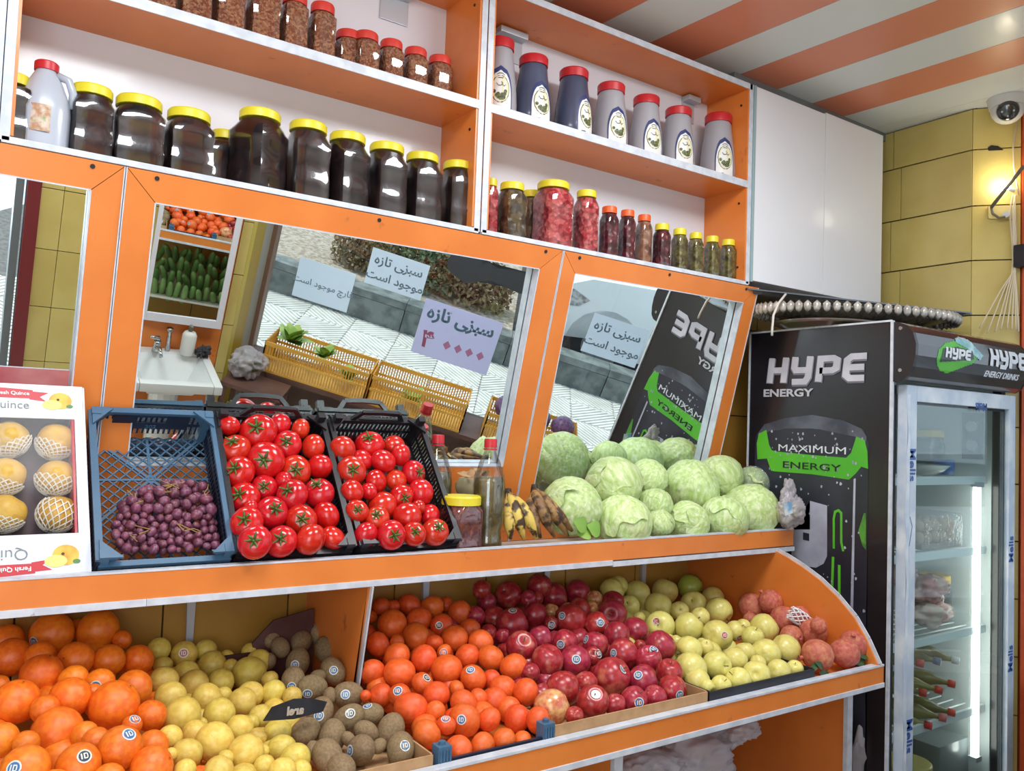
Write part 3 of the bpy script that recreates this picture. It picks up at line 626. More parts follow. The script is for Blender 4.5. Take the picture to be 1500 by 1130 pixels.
for i, (a, b_, la, lb_, ty, Y, rot) in enumerate(rows):
    P = onY((a+b_)/2, ty, Y); H_ = P.z-zs; Wd = (b_-a)*dep(P)/FPX; Wl = (lb_-la)*dep(P)/FPX
    W_ = Wd*.93 if rot < .5 else Wd*.80
    if i == 4: W_ = .095; H_ = .155
    if i == 0: W_ = .085
    W_ = min(W_, .125)
    make_jar('pickle_jar', 'dark pickle jar with yellow lid, ' + dl[i], 'dark pickle jars with yellow lids', (P.x, Y, zs), H_, W_, DKJ, YEL, .019, Wl*.44, rot, 9, .2, knobs=True)
# right unit lower shelf
R2 = [(702, 727, 262, PNK, YEL, 'pink pickle jar with yellow lid half hidden by the white post', -.11), (728, 773, 270, OLV, YEL, 'olive brown pickle jar with yellow lid, second from the white post', -.12), (768, 790, 281, OLV, YEL, 'brown pickle jar set back behind the big pink jar', -.045),
      (781, 841, 269, PNK, YEL, 'big jar of pink chopped pickle with yellow lid, the largest pink one', -.12), (841, 878, 281, PNK, YEL, 'narrower jar of pink pickle right of the big pink jar', -.12),
      (879, 907, 304, MAR, ORL, 'maroon pickle jar with orange lid, leftmost of the three orange lids', -.12), (907, 932, 309, MAR, ORL, 'maroon pickle jar with orange lid, middle of the three orange lids', -.12), (932, 956, 316, GAR, ORL, 'tan garlic pickle jar with orange lid, rightmost of the three', -.12),
      (957, 983, 329, MAR, YEL, 'small dark maroon jar with yellow lid beside the orange lids', -.145), (984, 1008, 336, GRNP, YEL, 'small green pickle jar, fourth from the right end', -.145), (1008, 1031, 342, GRNP, YEL, 'small green pickle jar, third from the right end', -.145), (1032, 1055, 347, GRNP, YEL, 'small mixed pickle jar, second from the right end', -.145), (1055, 1079, 352, GRNP, YEL, 'small green pickle jar, last at the right end', -.145)]
for a, b_, ty, cm, lm, lb_, Y in R2:
    P = onY((a+b_)/2, ty, Y); H_ = P.z-zs; W_ = (b_-a)*dep(P)/FPX*.84
    if Y > -.1: W_ = .06
    make_jar('preserve_jar', lb_, 'jars on the lower right shelf', (P.x if a > 703 else P.x+.01, Y, zs), H_, W_, cm, lm, .019, W_*.42, 0, 5, .16)
# red capped grape vinegar bottles
zs = ZMID+.023
LBW = mat('label_white', (226, 228, 226), rough=.45); LBB = mat('label_blue', (46, 58, 110), rough=.4); LBC = mat('label_cream', (222, 218, 176), rough=.5)
LBG = mat('label_grape_green', (104, 120, 60), (70, 70, 52), 160, rough=.5); INK = mat('label_ink', (34, 36, 38), rough=.5)
MILK = mat('milky_bottle', (160, 159, 166), rough=.34, coat=.2); BLUEG = mat('dark_syrup_bottle', (78, 86, 112), (66, 72, 96), 5, rough=.3, coat=.3)
def label_on(t, R0, ang, zb, hh, ww):
    """curved label on a flared bottle side; (u,v) -> world local"""
    def T(u, v, o=0):
        a = ang+(u*ww)/R0(zb+v*hh); r = R0(zb+v*hh)+.0012+o; return Vector((r*math.cos(a), r*math.sin(a), zb+v*hh))
    def arch(s, o, m, nm, v0=0.0):
        b = MB(); n = 12; prev = None
        for i in range(n+1):
            v = i/n; wv = (1-max(0, (v-.35)/.65)**2.2)**.5 if v < 1 else .02
            wv *= s; vv = v0+v*(1-(1-s)*.9-v0)
            row = [b.b.verts.new(T(-.5*wv+wv*j/8, vv, o)) for j in range(9)]
            if prev:
                for j in range(8): b.b.faces.new((prev[j], prev[j+1], row[j+1], row[j]))
            prev = row
        ob = b.build(nm, m, smooth=True); ob.parent = t; return ob
    lbl = arch(1, 0, LBB, 'label'); 
    w_ = arch(.89, .0004, LBW, 'label_field'); w_.parent = lbl
    def disc(cu, cv, ru, rv, o, m, nm, n=14):
        b = MB(); b.b.faces.new([b.b.verts.new(T(cu+ru*math.cos(2*PI*i/n), cv+rv*math.sin(2*PI*i/n), o)) for i in range(n)]); ob = b.build(nm, m); ob.parent = lbl
    disc(0, .50, .36, .29, .0009, INK, 'oval_print'); disc(0, .50, .335, .27, .0012, LBC, 'picture_print')
    b = MB(); rnd = random.Random(3)
    for _ in range(16):
        a = rnd.uniform(-2.9, -.25); rr = rnd.uniform(.5, .86); cu, cv = .30*rr*math.cos(a), .50+.25*rr*math.sin(a); rs = .07
        b.b.faces.new([b.b.verts.new(T(cu+rs*math.cos(2*PI*i/7), cv+rs*.6*math.sin(2*PI*i/7), .0015+_*.00003)) for i in range(7)])
    ob = b.build('grapes_print', LBG); ob.parent = lbl
    for q in ([(-.16, .62), (-.08, .57), (.02, .57), (.08, .62), (.02, .65)], [(.05, .60), (.14, .56), (.2, .60)], [(-.14, .80), (-.05, .83), (.06, .83), (.15, .79)], [(-.1, .73), (.1, .73)], [(-.3, .12), (-.1, .12)], [(-.3, .06), (.1, .06)]):
        ob = strokes([q], .014, lambda u, v: T(u, v, .0018), 'script_print', INK, None, .0002); ob.parent = lbl
BT = [(717, 755, 61, MILK, 1.0), (754, 810, 86, BLUEG, .9), (813, 869, 105, BLUEG, .95), (869, 922, 126, MILK, .95), (922, 972, 144, MILK, .85), (969, 1019, 161, MILK, .9), (1024, 1081, 170, MILK, .75)]
bl = ['clear milky, leftmost beside the white post', 'blue-grey, left one of the two dark bottles', 'blue-grey, right one of the two dark bottles', 'milky, just right of the two dark bottles', 'milky, third from the right end', 'milky, second from the right end', 'milky, last one at the right end, a little apart']
H0 = None
for i, (a, b_, ty, m, lt) in enumerate(BT):
    cx = (a+b_)/2; Y = -.105; P = onY(cx if i else 733, ty, Y); H_ = .195 if H0 is None else H0; H_ = P.z-zs
    R_ = min((b_-a)*dep(P)/FPX/2, .062)*1.0
    if i == 0: R_ = .054
    t = thing('vinegar_bottle', 'red-capped bottle with oval grape label, ' + bl[i], 'bottle', (P.x, Y, zs), 'red capped grape vinegar bottles')
    prof = [(R_*.9, 0), (R_, .006), (R_*1.0, H_*.2), (R_*.93, H_*.45), (R_*.82, H_*.65), (R_*.76, H_*.76), (R_*.74, H_*.84), (R_*.68, H_*.87), (R_*.68, H_*.89)]
    o = MB().lathe(prof, n=28).build('bottle_body', m, smooth=True, ang=.8); o.parent = t
    o = MB().lathe([(R_*.76, H_*.875), (R_*.77, H_*.98), (R_*.72, H_)], n=28).build('cap', RED, smooth=True, ang=.6); o.parent = t
    def R0(z, prof=prof):
        for (ra, za), (rb, zb) in zip(prof, prof[1:]):
            if za <= z <= zb: return ra+(rb-ra)*(z-za)/max(zb-za, 1e-5)
        return prof[-1][0]
    dirc = CAM-Vector((P.x, Y, 0)); base = math.atan2(dirc.y, dirc.x)
    label_on(t, R0, base+[0.1, .55, .85, .5, .55, .5, .45][i], .004, H_*.60, .073)
# white jug with red cap
P = onY(68, 96, -.115); zj = ZBOT+.0095; Hj = P.z-zj
jg = thing('plastic_jug', 'translucent white handled jug with red cap at the far left of the jar shelf', 'jug', (P.x, -.13, zj))
JW = mat('translucent_jug', (176, 182, 194), rough=.3, sss=.15, coat=.2)
b = MB().lathe([(.040, 0, 2.6), (.048, .005, 2.6), (.049, Hj*.42, 2.6), (.0475, Hj*.5, 2.6), (.043, Hj*.6, 2.4), (.031, Hj*.78, 2.2), (.021, Hj*.88, 2), (.019, Hj*.92, 2)], n=28)
o = b.build('jug_body', JW, smooth=True, ang=.9); o.parent = jg
o = MB().tube([(.020, -.012, Hj*.86), (.040, -.018, Hj*.82), (.050, -.018, Hj*.68), (.050, -.012, Hj*.52)], [.008, .0085, .0085, .009], 10).build('handle', JW, smooth=True); o.parent = jg
o = MB().lathe([(.023, Hj*.90), (.023, Hj*.985), (.020, Hj)], n=24).build('cap', RED, smooth=True, ang=.6); o.parent = jg
b = MB(); n = 8
for i in range(n):
    a0, a1 = -2.2+.8*i/n, -2.2+.8*(i+1)/n; r = .0515
    b.quad((r*math.cos(a0), r*math.sin(a0), .03), (r*math.cos(a1), r*math.sin(a1), .03), (r*math.cos(a1), r*math.sin(a1), .085), (r*math.cos(a0), r*math.sin(a0), .085))
o = b.build('label', mat('faded_label', (206, 192, 176), (176, 130, 96), 60, rough=.6, c3=(120, 150, 80), scale3=40), smooth=True); o.parent = jg
# ================================================================== CRATES ON THE COUNTER
T1 = math.atan2(1.552-1.262, -.08+.31); RIMO = Vector((0, -.31, 1.262)); EY = Vector((0, math.cos(T1), math.sin(T1))); EZ = Vector((0, -math.sin(T1), math.cos(T1)))
LC = .368
def cp(x0, x, y, z): return Vector((x0+x, 0, 0))+RIMO+EY*y+EZ*z
def crate(label, x0, w, m, lattice, dpt=.085, handle=True, mat2=None):
    t = thing('plastic_crate', label, 'crate', tuple(cp(x0, w/2, 0, -dpt)), 'crates leaning on the counter'); m2 = mat2 or m
    C_ = lambda x, y, z: cp(x0, x, y, z)
    r = .010
    rim = MB()
    rim.bar(C_(0, 0, 0), C_(0, LC, 0), .014, .008, up=EZ).bar(C_(w, 0, 0), C_(w, LC, 0), .014, .008, up=EZ).bar(C_(0, 0, -.02), C_(w, 0, -.02), .012, .012, up=EZ).bar(C_(0, LC, .0), C_(w, LC, .0), .014, .010, up=EZ)
    rim.build('rim', m2, t)
    for cx_ in (0, w):
        for cy_ in (0, LC):
            sx = 1 if cx_ == 0 else -1; sy = 1 if cy_ == 0 else -1; q = .042
            cb_ = MB().poly([C_(cx_, cy_, .004), C_(cx_+sx*q, cy_, .004), C_(cx_, cy_+sy*q, .004)], EZ, .006)
            cb_.bar(C_(cx_+sx*.008, cy_+sy*.008, -dpt), C_(cx_+sx*.008, cy_+sy*.008, .012), .018, .018, up=EY)
            cb_.poly([C_(cx_+sx*q*.3, cy_+sy*.006, -dpt*.5), C_(cx_+sx*q, cy_+sy*.006, .004), C_(cx_, cy_+sy*.006, .004)], EY, .003)
            if m is BLACK and cy_ > 0: cb_.bar(C_(cx_+sx*.012, cy_-.012, 0), C_(cx_+sx*.012, cy_-.012, .030), .018, .016, up=EY)
            cb_.build('corner_post', m2, t)
    for (a, b2) in (((0, 0), (w, 0)), ((0, LC), (w, LC)), ((0, 0), (0, LC)), ((w, 0), (w, LC))):
        a, b2 = Vector(a), Vector(b2); d = b2-a; n_ = int(d.length/.011); sd = MB(); hor = d.y == 0
        top = -.004 if not (hor and a.y == 0) else -.022
        for i in range(n_+1):
            q = a+d*i/n_; sd.bar(C_(q.x, q.y, -dpt), C_(q.x, q.y, top), .0045, .003, up=EY if hor else (1, 0, 0))
        for zz_ in (-dpt+.004, -dpt*.5, top-.004): sd.bar(C_(a.x, a.y, zz_), C_(b2.x, b2.y, zz_), .004, .010, up=EZ)
        sd.build('side_panel', m, t)
    if handle:
        hh = .030
        h = MB(); pts = [C_(w*.22, LC, 0), C_(w*.30, LC, hh), C_(w*.5, LC, hh+.003), C_(w*.70, LC, hh), C_(w*.78, LC, 0)]
        for a, b2 in zip(pts, pts[1:]): h.bar(a, b2, .012, .008, up=EY)
        h.bar(C_(w*.3, LC, .004), C_(w*.7, LC, .004), .006, .006, up=EZ)
        h.build('handle', m2, t)
    bs = MB()
    if lattice:
        st = .0165
        import itertools
        k = -w
        while k < LC:
            for sgn in (1, -1):
                # diagonal lines clipped to the floor rectangle
                pts = []
                for i in (0, 1):
                    x = 0 if i == 0 else w; y = (k + x) if sgn > 0 else (k + w - x)
                    pts.append([x, y])
                (xa, ya), (xb, yb) = pts
                def clip(xa, ya, xb, yb):
                    dx, dy = xb-xa, yb-ya; t0, t1_ = 0, 1
                    for p_, q_ in ((-dy, ya), (dy, LC-ya)):
                        if p_ == 0: continue
                        r_ = q_/p_
                        if p_ < 0: t0 = max(t0, r_)
                        else: t1_ = min(t1_, r_)
                    return None if t0 >= t1_ else (xa+dx*t0, ya+dy*t0, xa+dx*t1_, ya+dy*t1_)
                c = clip(xa, ya, xb, yb)
                if c: bs.bar(C_(c[0], c[1], -dpt), C_(c[2], c[3], -dpt), .0028, .003, up=EZ)
            k += st*1.55
        for a, b2 in (((w/2, 0), (w/2, LC)), ((0, LC*.33), (w, LC)), ((w, LC*.33), (0, LC))): bs.bar(C_(*a, -dpt-.001), C_(*b2, -dpt-.001), .006, .004, up=EZ)
        bs.bar(C_(0, LC*.66, -dpt), C_(w, LC*.66, -dpt), .005, .004, up=EZ)
    else:
        n_ = 10
        for i in range(n_+1): bs.bar(C_(w*i/n_, 0, -dpt), C_(w*i/n_, LC, -dpt), .014, .003, up=EZ)
        for i in range(7): bs.bar(C_(0, LC*i/6, -dpt), C_(w, LC*i/6, -dpt), .012, .003, up=EZ)
    lab(bs.build('base_grid', m2 if lattice else m, t), 'lattice base') if lattice else bs.build('base_grid', m, t)
    return t
BLUEP = mat('slate_blue_plastic', (70, 104, 132), (62, 94, 122), 8, rough=.42); BLUED = mat('dark_blue_plastic', (26, 36, 58), rough=.45)
cr = crate('slate blue lattice crate with red grapes, leaning beside the quince box', -.298, .252, BLUED, True, .085, False, BLUEP)
# solid back end of the blue crate with a hand slot
hb = MB()
for a, b2 in (((.045, -.030), (.095, -.004)), ((.157, -.030), (.207, -.004)), ((.045, -.052), (.207, -.030)), ((.045, -.010), (.207, -.002))):
    hb.poly([cp(-.298, a[0], LC-.007, a[1]), cp(-.298, b2[0], LC-.007, a[1]), cp(-.298, b2[0], LC-.007, b2[1]), cp(-.298, a[0], LC-.007, b2[1])], EY, .003)
hb.build('end_plate', BLUED, cr)
put_text('embossed_mark', '202', .016, cp(-.298, .126, LC-.0085, -.047), (1, 0, 0), EZ, BLUEP, cr, .0003)
crate('black crate of large tomatoes, between the blue crate and the other black crate', -.036, .262, BLACK, False)
crate('black crate of smaller tomatoes, beside the red-capped bottles', .247, .260, BLACK, False)
# ------------------------------------------------------------------ fruit shapes
def radial(kind):
    def g(x, c, s): return math.exp(-((x-c)/s)**2)
    def f(th, ph, k=kind):
        c = math.cos(th)
        if k == 'orange': return 1*(1-.035*c*c)-.05*g(th, 0, .16)-.02*g(th, PI, .1)
        if k == 'mandarin': return (1-.12*c*c)-.06*g(th, 0, .2)-.03*g(th, PI, .2)
        if k == 'lemon': return 1-.02*c*c+.05*g(th, PI, .22)-.03*g(th, 0, .12)+.012*math.sin(3*ph)*math.sin(th)
        if k == 'kiwi': return 1/math.sqrt((math.sin(th)/.90)**2+(c/1.18)**2)-.03*g(th, 0, .12)
        if k == 'red_apple':
            return (1+.07*c)*(1+.05*abs(c))-.34*g(th, 0, .30)-.20*g(th, PI, .24)+.025*math.cos(5*ph)*max(0, -c)**2
        if k == 'yellow_apple': return (1+.05*c)*1.0-.32*g(th, 0, .30)-.16*g(th, PI, .24)+.015*math.cos(5*ph)*max(0, -c)**2
        if k == 'tomato': return (1-.17*c*c)-.13*g(th, 0, .30)+.022*math.cos(6*ph)*math.sin(th)**2*max(0, c+.1)
        if k == 'pomegranate': return 1-.04*c*c+.02*math.cos(6*ph)*math.sin(th)
        if k == 'quince': return (1-.03*c)-.16*g(th, 0, .3)-.05*g(th, PI, .3)+.04*math.cos(4*ph+1)*math.sin(th)**2*max(0, c+.3)+.03*math.sin(3*ph)
        if k == 'grape': return 1/math.sqrt((math.sin(th)/.92)**2+(c/1.12)**2)
        return 1
    return f
def fruit_mesh(kind, nu=20, nv=13, jit=.02, seed=0):
    f = radial(kind); rn = random.Random(seed); b = bmesh.new(); rows_ = []
    a1, a2, a3 = [rn.uniform(0, 6) for _ in range(3)]
    for i in range(1, nv):
        th = PI*i/nv
        # denser near the top pole so the dimple reads
        th = PI*(i/nv)**1.12
        rows_.append([b.verts.new(Vector((math.sin(th)*math.cos(ph), math.sin(th)*math.sin(ph), math.cos(th)))*(f(th, ph)+jit*math.sin(2*ph+a1)*math.sin(th)+jit*.8*math.sin(3*th+a2)*math.cos(ph+a3)*math.sin(th))) for ph in [2*PI*j/nu for j in range(nu)]])
    t = b.verts.new((0, 0, f(0, 0))); u = b.verts.new((0, 0, -f(PI, 0)))
    for j in range(nu):
        b.faces.new((t, rows_[0][j], rows_[0][(j+1) % nu])); b.faces.new((u, rows_[-1][(j+1) % nu], rows_[-1][j]))
        for a, c in zip(rows_, rows_[1:]): b.faces.new((a[j], c[j], c[(j+1) % nu], a[(j+1) % nu]))
    bmesh.ops.recalc_face_normals(b, faces=b.faces); me = bpy.data.meshes.new(kind); b.to_mesh(me); b.free()
    for p in me.polygons: p.use_smooth = True
    return me
FM = {
 'orange': mat('orange_peel', (240, 128, 30), (230, 106, 24), 4, rough=.36, bump=.12, bscale=60, rnd=.55, spec=.5),
 'mandarin': mat('mandarin_peel', (236, 106, 40), (226, 90, 36), 4, rough=.38, bump=.12, bscale=50, rnd=.5),
 'lemon': mat('sweet_lemon_peel', (228, 202, 98), (218, 184, 80), 3, rough=.4, bump=.08, bscale=40, rnd=.6, c3=(168, 140, 50), lo3=.66, hi3=.8, scale3=5),
 'kiwi': mat('kiwi_skin', (146, 122, 88), (126, 104, 74), 6, rough=.75, bump=.2, bscale=60, rnd=.5),
 'red_apple': mat('red_apple_skin', (152, 34, 48), (180, 52, 62), 3, rough=.3, rnd=.7, c3=(206, 120, 92), lo3=.55, hi3=.8, scale3=1.6, coat=.12),
 'pale_apple': mat('pale_red_apple_skin', (222, 176, 110), (200, 110, 80), 2.2, rough=.25, rnd=.4, coat=.3, c3=(180, 60, 56), lo3=.55, hi3=.75, scale3=2),
 'yellow_apple': mat('yellow_apple_skin', (222, 212, 124), (214, 200, 106), 3, rough=.34, rnd=.35, coat=.15, c3=(196, 180, 90), lo3=.7, hi3=.9),
 'green_apple': mat('green_apple_skin', (166, 188, 74), (176, 190, 84), 3, rough=.3, rnd=.2, coat=.15),
 'tomato': mat('tomato_skin', (206, 38, 24), (192, 28, 20), 3, rough=.2, rnd=.35, coat=.3, spec=.5, c3=(216, 70, 36), lo3=.62, hi3=.8, scale3=1.6),
 'pomegranate': mat('pomegranate_skin', (196, 112, 86), (182, 84, 72), 4, rough=.6, rnd=.4, bump=.1, bscale=12, c3=(206, 140, 96), lo3=.5, hi3=.72, scale3=3),
 'quince': mat('quince_skin', (204, 156, 58), (210, 166, 68), 3, rough=.42, rnd=.3, bump=.08, bscale=14, c3=(170, 116, 50), lo3=.62, hi3=.8, scale3=2.5),
 'grape': mat('grape_skin', (136, 54, 68), (98, 58, 82), 5, rough=.38, rnd=1.0, c3=(140, 104, 128), lo3=.45, hi3=.75, scale3=2),
}
FMESH = {}
for k in ('orange', 'mandarin', 'lemon', 'kiwi', 'red_apple', 'yellow_apple', 'tomato', 'pomegranate', 'quince'):
    FMESH[k] = [fruit_mesh(k, seed=s) for s in range(4)]
    for m_ in FMESH[k]: m_.materials.append(FM[k])
STW = mat('sticker_white', (220, 222, 214), rough=.35); STB = mat('sticker_blue', (64, 108, 160), rough=.3, coat=.4); STD = mat('sticker_dark', (40, 52, 62), rough=.3, coat=.4); STR = mat('sticker_red', (190, 52, 50), rough=.35)
def camdir(dx, dy):
    q = min(.92, dx*dx+dy*dy); sc = 1
    if dx*dx+dy*dy > .92: sc = math.sqrt(.92/(dx*dx+dy*dy))
    dx, dy = dx*sc, dy*sc; return dx*CR-dy*CU-math.sqrt(1-min(.92, dx*dx+dy*dy))*CF
def add_sticker(o, kind, r, wdir, m, size=.0102, glyph=True):
    q = o.rotation_quaternion.to_matrix(); d = (q.transposed() @ wdir).normalized(); f = radial(kind); up = q.transposed() @ Vector((0, 0, 1))
    ex = (up.cross(d)).normalized() if abs(up.dot(d)) < .97 else d.orthogonal().normalized(); ey = d.cross(ex); sz = size/r
    def T(u, v, o_=.012):
        w_ = (d+ex*u*sz+ey*v*sz).normalized(); th = math.acos(max(-1, min(1, w_.z))); return w_*(f(th, math.atan2(w_.y, w_.x))+.03+o_)
    b = MB(); n = 14
    b.b.faces.new([b.b.verts.new(T(math.cos(2*PI*i/n)*1.12, math.sin(2*PI*i/n)*1.12, 0)) for i in range(n)])
    k0 = 1; b.b.faces.new([b.b.verts.new(T(.86*math.cos(2*PI*i/n), .86*math.sin(2*PI*i/n), .004)) for i in range(n)])
    if glyph:
        for (u0, v0, u1, v1) in ((-.5, -.45, -.3, .45), (-.1, -.45, .08, .45), (.08, .28, .42, .45), (.08, -.45, .42, -.28), (.36, -.3, .52, .3)):
            b.quad(T(u0, v0, .008), T(u1, v0, .008), T(u1, v1, .008), T(u0, v1, .008)); k0 += 1
    ob = b.build('sticker', [STW, m]); ob.data.polygons[1].material_index = 1; ob.parent = o
    return ob
CAL = mat('tomato_calyx', (70, 104, 40), (96, 120, 52), 30, rough=.6); STEMM = mat('stem_brown', (92, 70, 38), rough=.7)
def mk_calyx():
    b = MB()
    for i in range(6):
        a = 2*PI*i/6+.2*math.sin(i*5); l_ = .50+.14*math.sin(i*3.1); pts = [(.05, .80), (l_*.45, .88), (l_*.8, .93), (l_, .99 if i % 2 else .86)]
        pr = None
        for j, (rr, zz_) in enumerate(pts):
            wv = [.05, .075, .05, .008][j]; c = Vector((rr*math.cos(a), rr*math.sin(a), zz_)); sdv = Vector((-math.sin(a), math.cos(a), 0))*wv
            cur = [b.b.verts.new(c+sdv), b.b.verts.new(c-sdv), b.b.verts.new(c-Vector((0, 0, .035)))]
            if pr:
                for q in range(3): b.b.faces.new((pr[q], pr[(q+1) % 3], cur[(q+1) % 3], cur[q]))
            pr = cur
    b.tube([(0, 0, .72), (.03, .0, .92), (.07, .03, 1.04)], [.07, .055, .06], 7)
    return b.build('calyx', CAL, smooth=True)
CALYX = mk_calyx(); CALYX_ME = CALYX.data; bpy.data.objects.remove(CALYX)
_s = MB().tube([(0, 0, .6), (.02, 0, .85), (.06, .02, 1.06)], [.035, .03, .045], 7).build('stem', STEMM, smooth=True); STEM_ME = _s.data; bpy.data.objects.remove(_s)
_s = MB().lathe([(.10, .93), (.14, 1.0), (.13, 1.08), (.19, 1.20), (.15, 1.19), (.08, 1.05)], n=14, cap0=False).build('crown', FM['pomegranate'], smooth=True); CROWN_ME = _s.data; bpy.data.objects.remove(_s)
_s = MB().lathe([(.02, .985), (.05, .995), (.035, 1.0)], n=8).build('navel', STEMM); NAV_ME = _s.data; bpy.data.objects.remove(_s)
def part_me(name, me, par):
    o = bpy.data.objects.new(name, me); COL.objects.link(o); o.parent = par; return o
GROW = dict(orange=1.03, lemon=1.05, kiwi=1.12, tomato=1.12, pomegranate=1.06)
def relax(items, it=60, slack=.88, push=.5):
    P = np.array([list(i['P']) for i in items]); R_ = np.array([i['r'] for i in items]); c0 = np.array(list(CAM))
    D = P-c0; dist = np.linalg.norm(D, axis=1); D = D/dist[:, None]; d0 = dist.copy(); n = len(items)
    for _ in range(it):
        P = c0+D*dist[:, None]; df = P[:, None, :]-P[None, :, :]; dd = np.sqrt((df**2).sum(2))+np.eye(n)*9
        ov = (R_[:, None]+R_[None, :])*slack-dd; ov[ov < 0] = 0
        sg = np.sign(dist[:, None]-dist[None, :]); sg[sg == 0] = 1
        mv = (ov*sg).sum(1)*push*.5; mv = np.clip(mv, -.01, .01); dist = dist+mv
        dist = np.clip(dist, d0-.05, d0+.06)
    for i, it_ in enumerate(items):
        k = dist[i]/d0[i]; it_['P'] = CAM+Vector(D[i])*dist[i]; it_['r'] *= k
def heap(kind, spec, frame, plane, name, labelf, cat, group, rowh, axis_fn, extras=None, stk=None, rmax=9, rlx=True):
    """spec: (zx, zy, diam[, sx, sy]) in a crop; frame: (ox, oy, scale); plane: (point, normal)"""
    ox, oy, s_ = frame; items = []
    for e in spec:
        px, py, dm = ox+e[0]*s_, oy+e[1]*s_, e[2]*s_
        P = onP(px, py, *plane) if not callable(plane) else plane(px, py)
        r = min(dm/2*dep(P)/FPX*GROW.get(kind, 1.08), rmax*1.1)
        items.append(dict(P=P, r=r, px=px, py=py, dm=dm, st=None if len(e) < 5 or e[3] is None else ((ox+e[3]*s_-px)/(dm/2), (oy+e[4]*s_-py)/(dm/2)), kind=e[5] if len(e) > 5 else kind))
    if rlx: relax(items)
    # rows for the labels
    od = sorted(items, key=lambda i: i['py']); y0 = od[0]['py']; ymax = od[-1]['py']; nr = max(1, int(round((ymax-y0)/rowh))); 
    for i in items: i['row'] = min(nr-1, int((i['py']-y0)/((ymax-y0+.01)/nr)))
    for rr in range(nr):
        for q, i in enumerate(sorted([i for i in items if i['row'] == rr], key=lambda i: i['px'])): i['col'] = q; 
    rn = random.Random(len(spec)); out = []
    for i in items:
        k = i['kind']; mk = kind if k in ('pale_apple', 'green_apple') else k
        mk = {'pale_apple': 'red_apple', 'green_apple': 'yellow_apple'}.get(k, k)
        me = rn.choice(FMESH[mk])
        if k != mk:
            me = me.copy(); me.materials.clear(); me.materials.append(FM[k])
        o = bpy.data.objects.new(name, me); COL.objects.link(o); o.location = i['P']; o.rotation_mode = 'QUATERNION'
        ax = axis_fn(i, rn); o.rotation_quaternion = Vector((0, 0, 1)).rotation_difference(ax) @ Quaternion((0, 0, 1), rn.uniform(0, 6.28)); o.scale = (i['r'],)*3
        tag(o, labelf(i, nr), cat, group); i['o'] = o; out.append(o)
        if extras: extras(i, o, rn)
        if stk and i['st']: add_sticker(o, mk, i['r'], camdir(*i['st']), stk if not isinstance(stk, (list, tuple)) else rn.choice(stk))
    return items
def rowtxt(i, nr): return '%s row from back, %s from left' % (ordn(i['row']), ordn(i['col']))
def rnddir(rn, tilt=1.0):
    v = Vector((rn.gauss(0, 1), rn.gauss(0, 1), rn.gauss(0, 1)))
    return v.normalized()
def filler(kind, name, n_grid, plane_f, r, label, cat, group):
    """the hidden layer under a heap"""
    pts = []
    for x, y, z in n_grid:
        pts.append((x, y, z))
    rn = random.Random(4)
    for x, y, z in pts:
        o = bpy.data.objects.new(name, rn.choice(FMESH[kind])); COL.objects.link(o); o.location = (x+rn.uniform(-.004, .004), y+rn.uniform(-.004, .004), z); o.scale = (r*rn.uniform(.94, 1.02),)*3
        o.rotation_euler = (rn.uniform(0, 6), rn.uniform(0, 6), rn.uniform(0, 6)); tag(o, label, cat, group)
# ================================================================== FRUIT IN THE LOWER DISPLAY
def pile(x_back_z, front_z, yb=-.03, yf=-.64):
    """piecewise heap surface: back height varies with x; returns px->point by marching the ray"""
    xs = [p[0] for p in x_back_z]; zb = [p[1] for p in x_back_z]; fx = [p[0] for p in front_z]; fz = [p[1] for p in front_z]
    def zsurf(x, y):
        a = float(np.interp(x, xs, zb)); b = float(np.interp(x, fx, fz)); t = (y-yf)/(yb-yf); t = max(-.15, min(1.05, t)); return b+(a-b)*t
    def f(px, py):
        d = ray(px, py); t0 = (yf+.015-CAM.y)/d.y; t1 = (yb+.03-CAM.y)/d.y
        prev = None
        for k in range(61):
            t = t0+(t1-t0)*k/60; P = CAM+d*t
            if P.z-zsurf(P.x, P.y) < 0 or P.x > XE2-.046: return P
        P = CAM+d*t1; return P
    f.z = zsurf; return f
BZ = [(-.45, 1.055), (-.31, 1.065), (-.2, 1.05), (-.12, .985), (0, .96), (.12, .965), (.27, .985), (.35, 1.02), (.44, 1.035), (.6, 1.03), (.75, 1.02), (1.0, 1.03), (1.19, 1.01), (1.46, 1.0), (1.63, .99), (1.8, .97)]
FZ = [(-.45, 1.0), (-.3, .985), (-.17, .94), (.15, .905), (.3, .905), (.5, .895), (.62, .915), (1.0, .925), (1.4, .925), (1.6, .93), (1.8, .93)]
PIL = pile(BZ, FZ)
up_or_cam = lambda i, rn: (rnddir(rn)+Vector((0, -.3, .2))).normalized()
A_ = [(40, 330, 190), (70, 430, 220), (318, 290, 250, 278, 300), (600, 265, 240), (748, 325, 110), (250, 430, 180), (465, 445, 210), (668, 450, 190), (848, 450, 180), (255, 540, 245), (450, 570, 170), (612, 590, 170, 628, 580), (570, 650, 110), (820, 625, 215), (430, 680, 240), (100, 705, 260), (700, 730, 295), (925, 790, 185), (275, 750, 170), (350, 900, 300, 315, 1000), (520, 910, 160), (590, 950, 170), (160, 960, 150), (0, 945, 210, 5, 880), (735, 990, 260, 815, 880), (935, 980, 190), (930, 1110, 250), (480, 1100, 260, 550, 1010), (150, 1130, 290, 160, 1055), (810, 850, 120, 840, 795), (0, 600, 110), (470, 260, 120), (660, 1190, 200), (330, 1240, 220)]
def orange_x(i, o, rn):
    if i['st'] is None and rn.random() < .5:
        n_ = part_me('navel', NAV_ME, o)
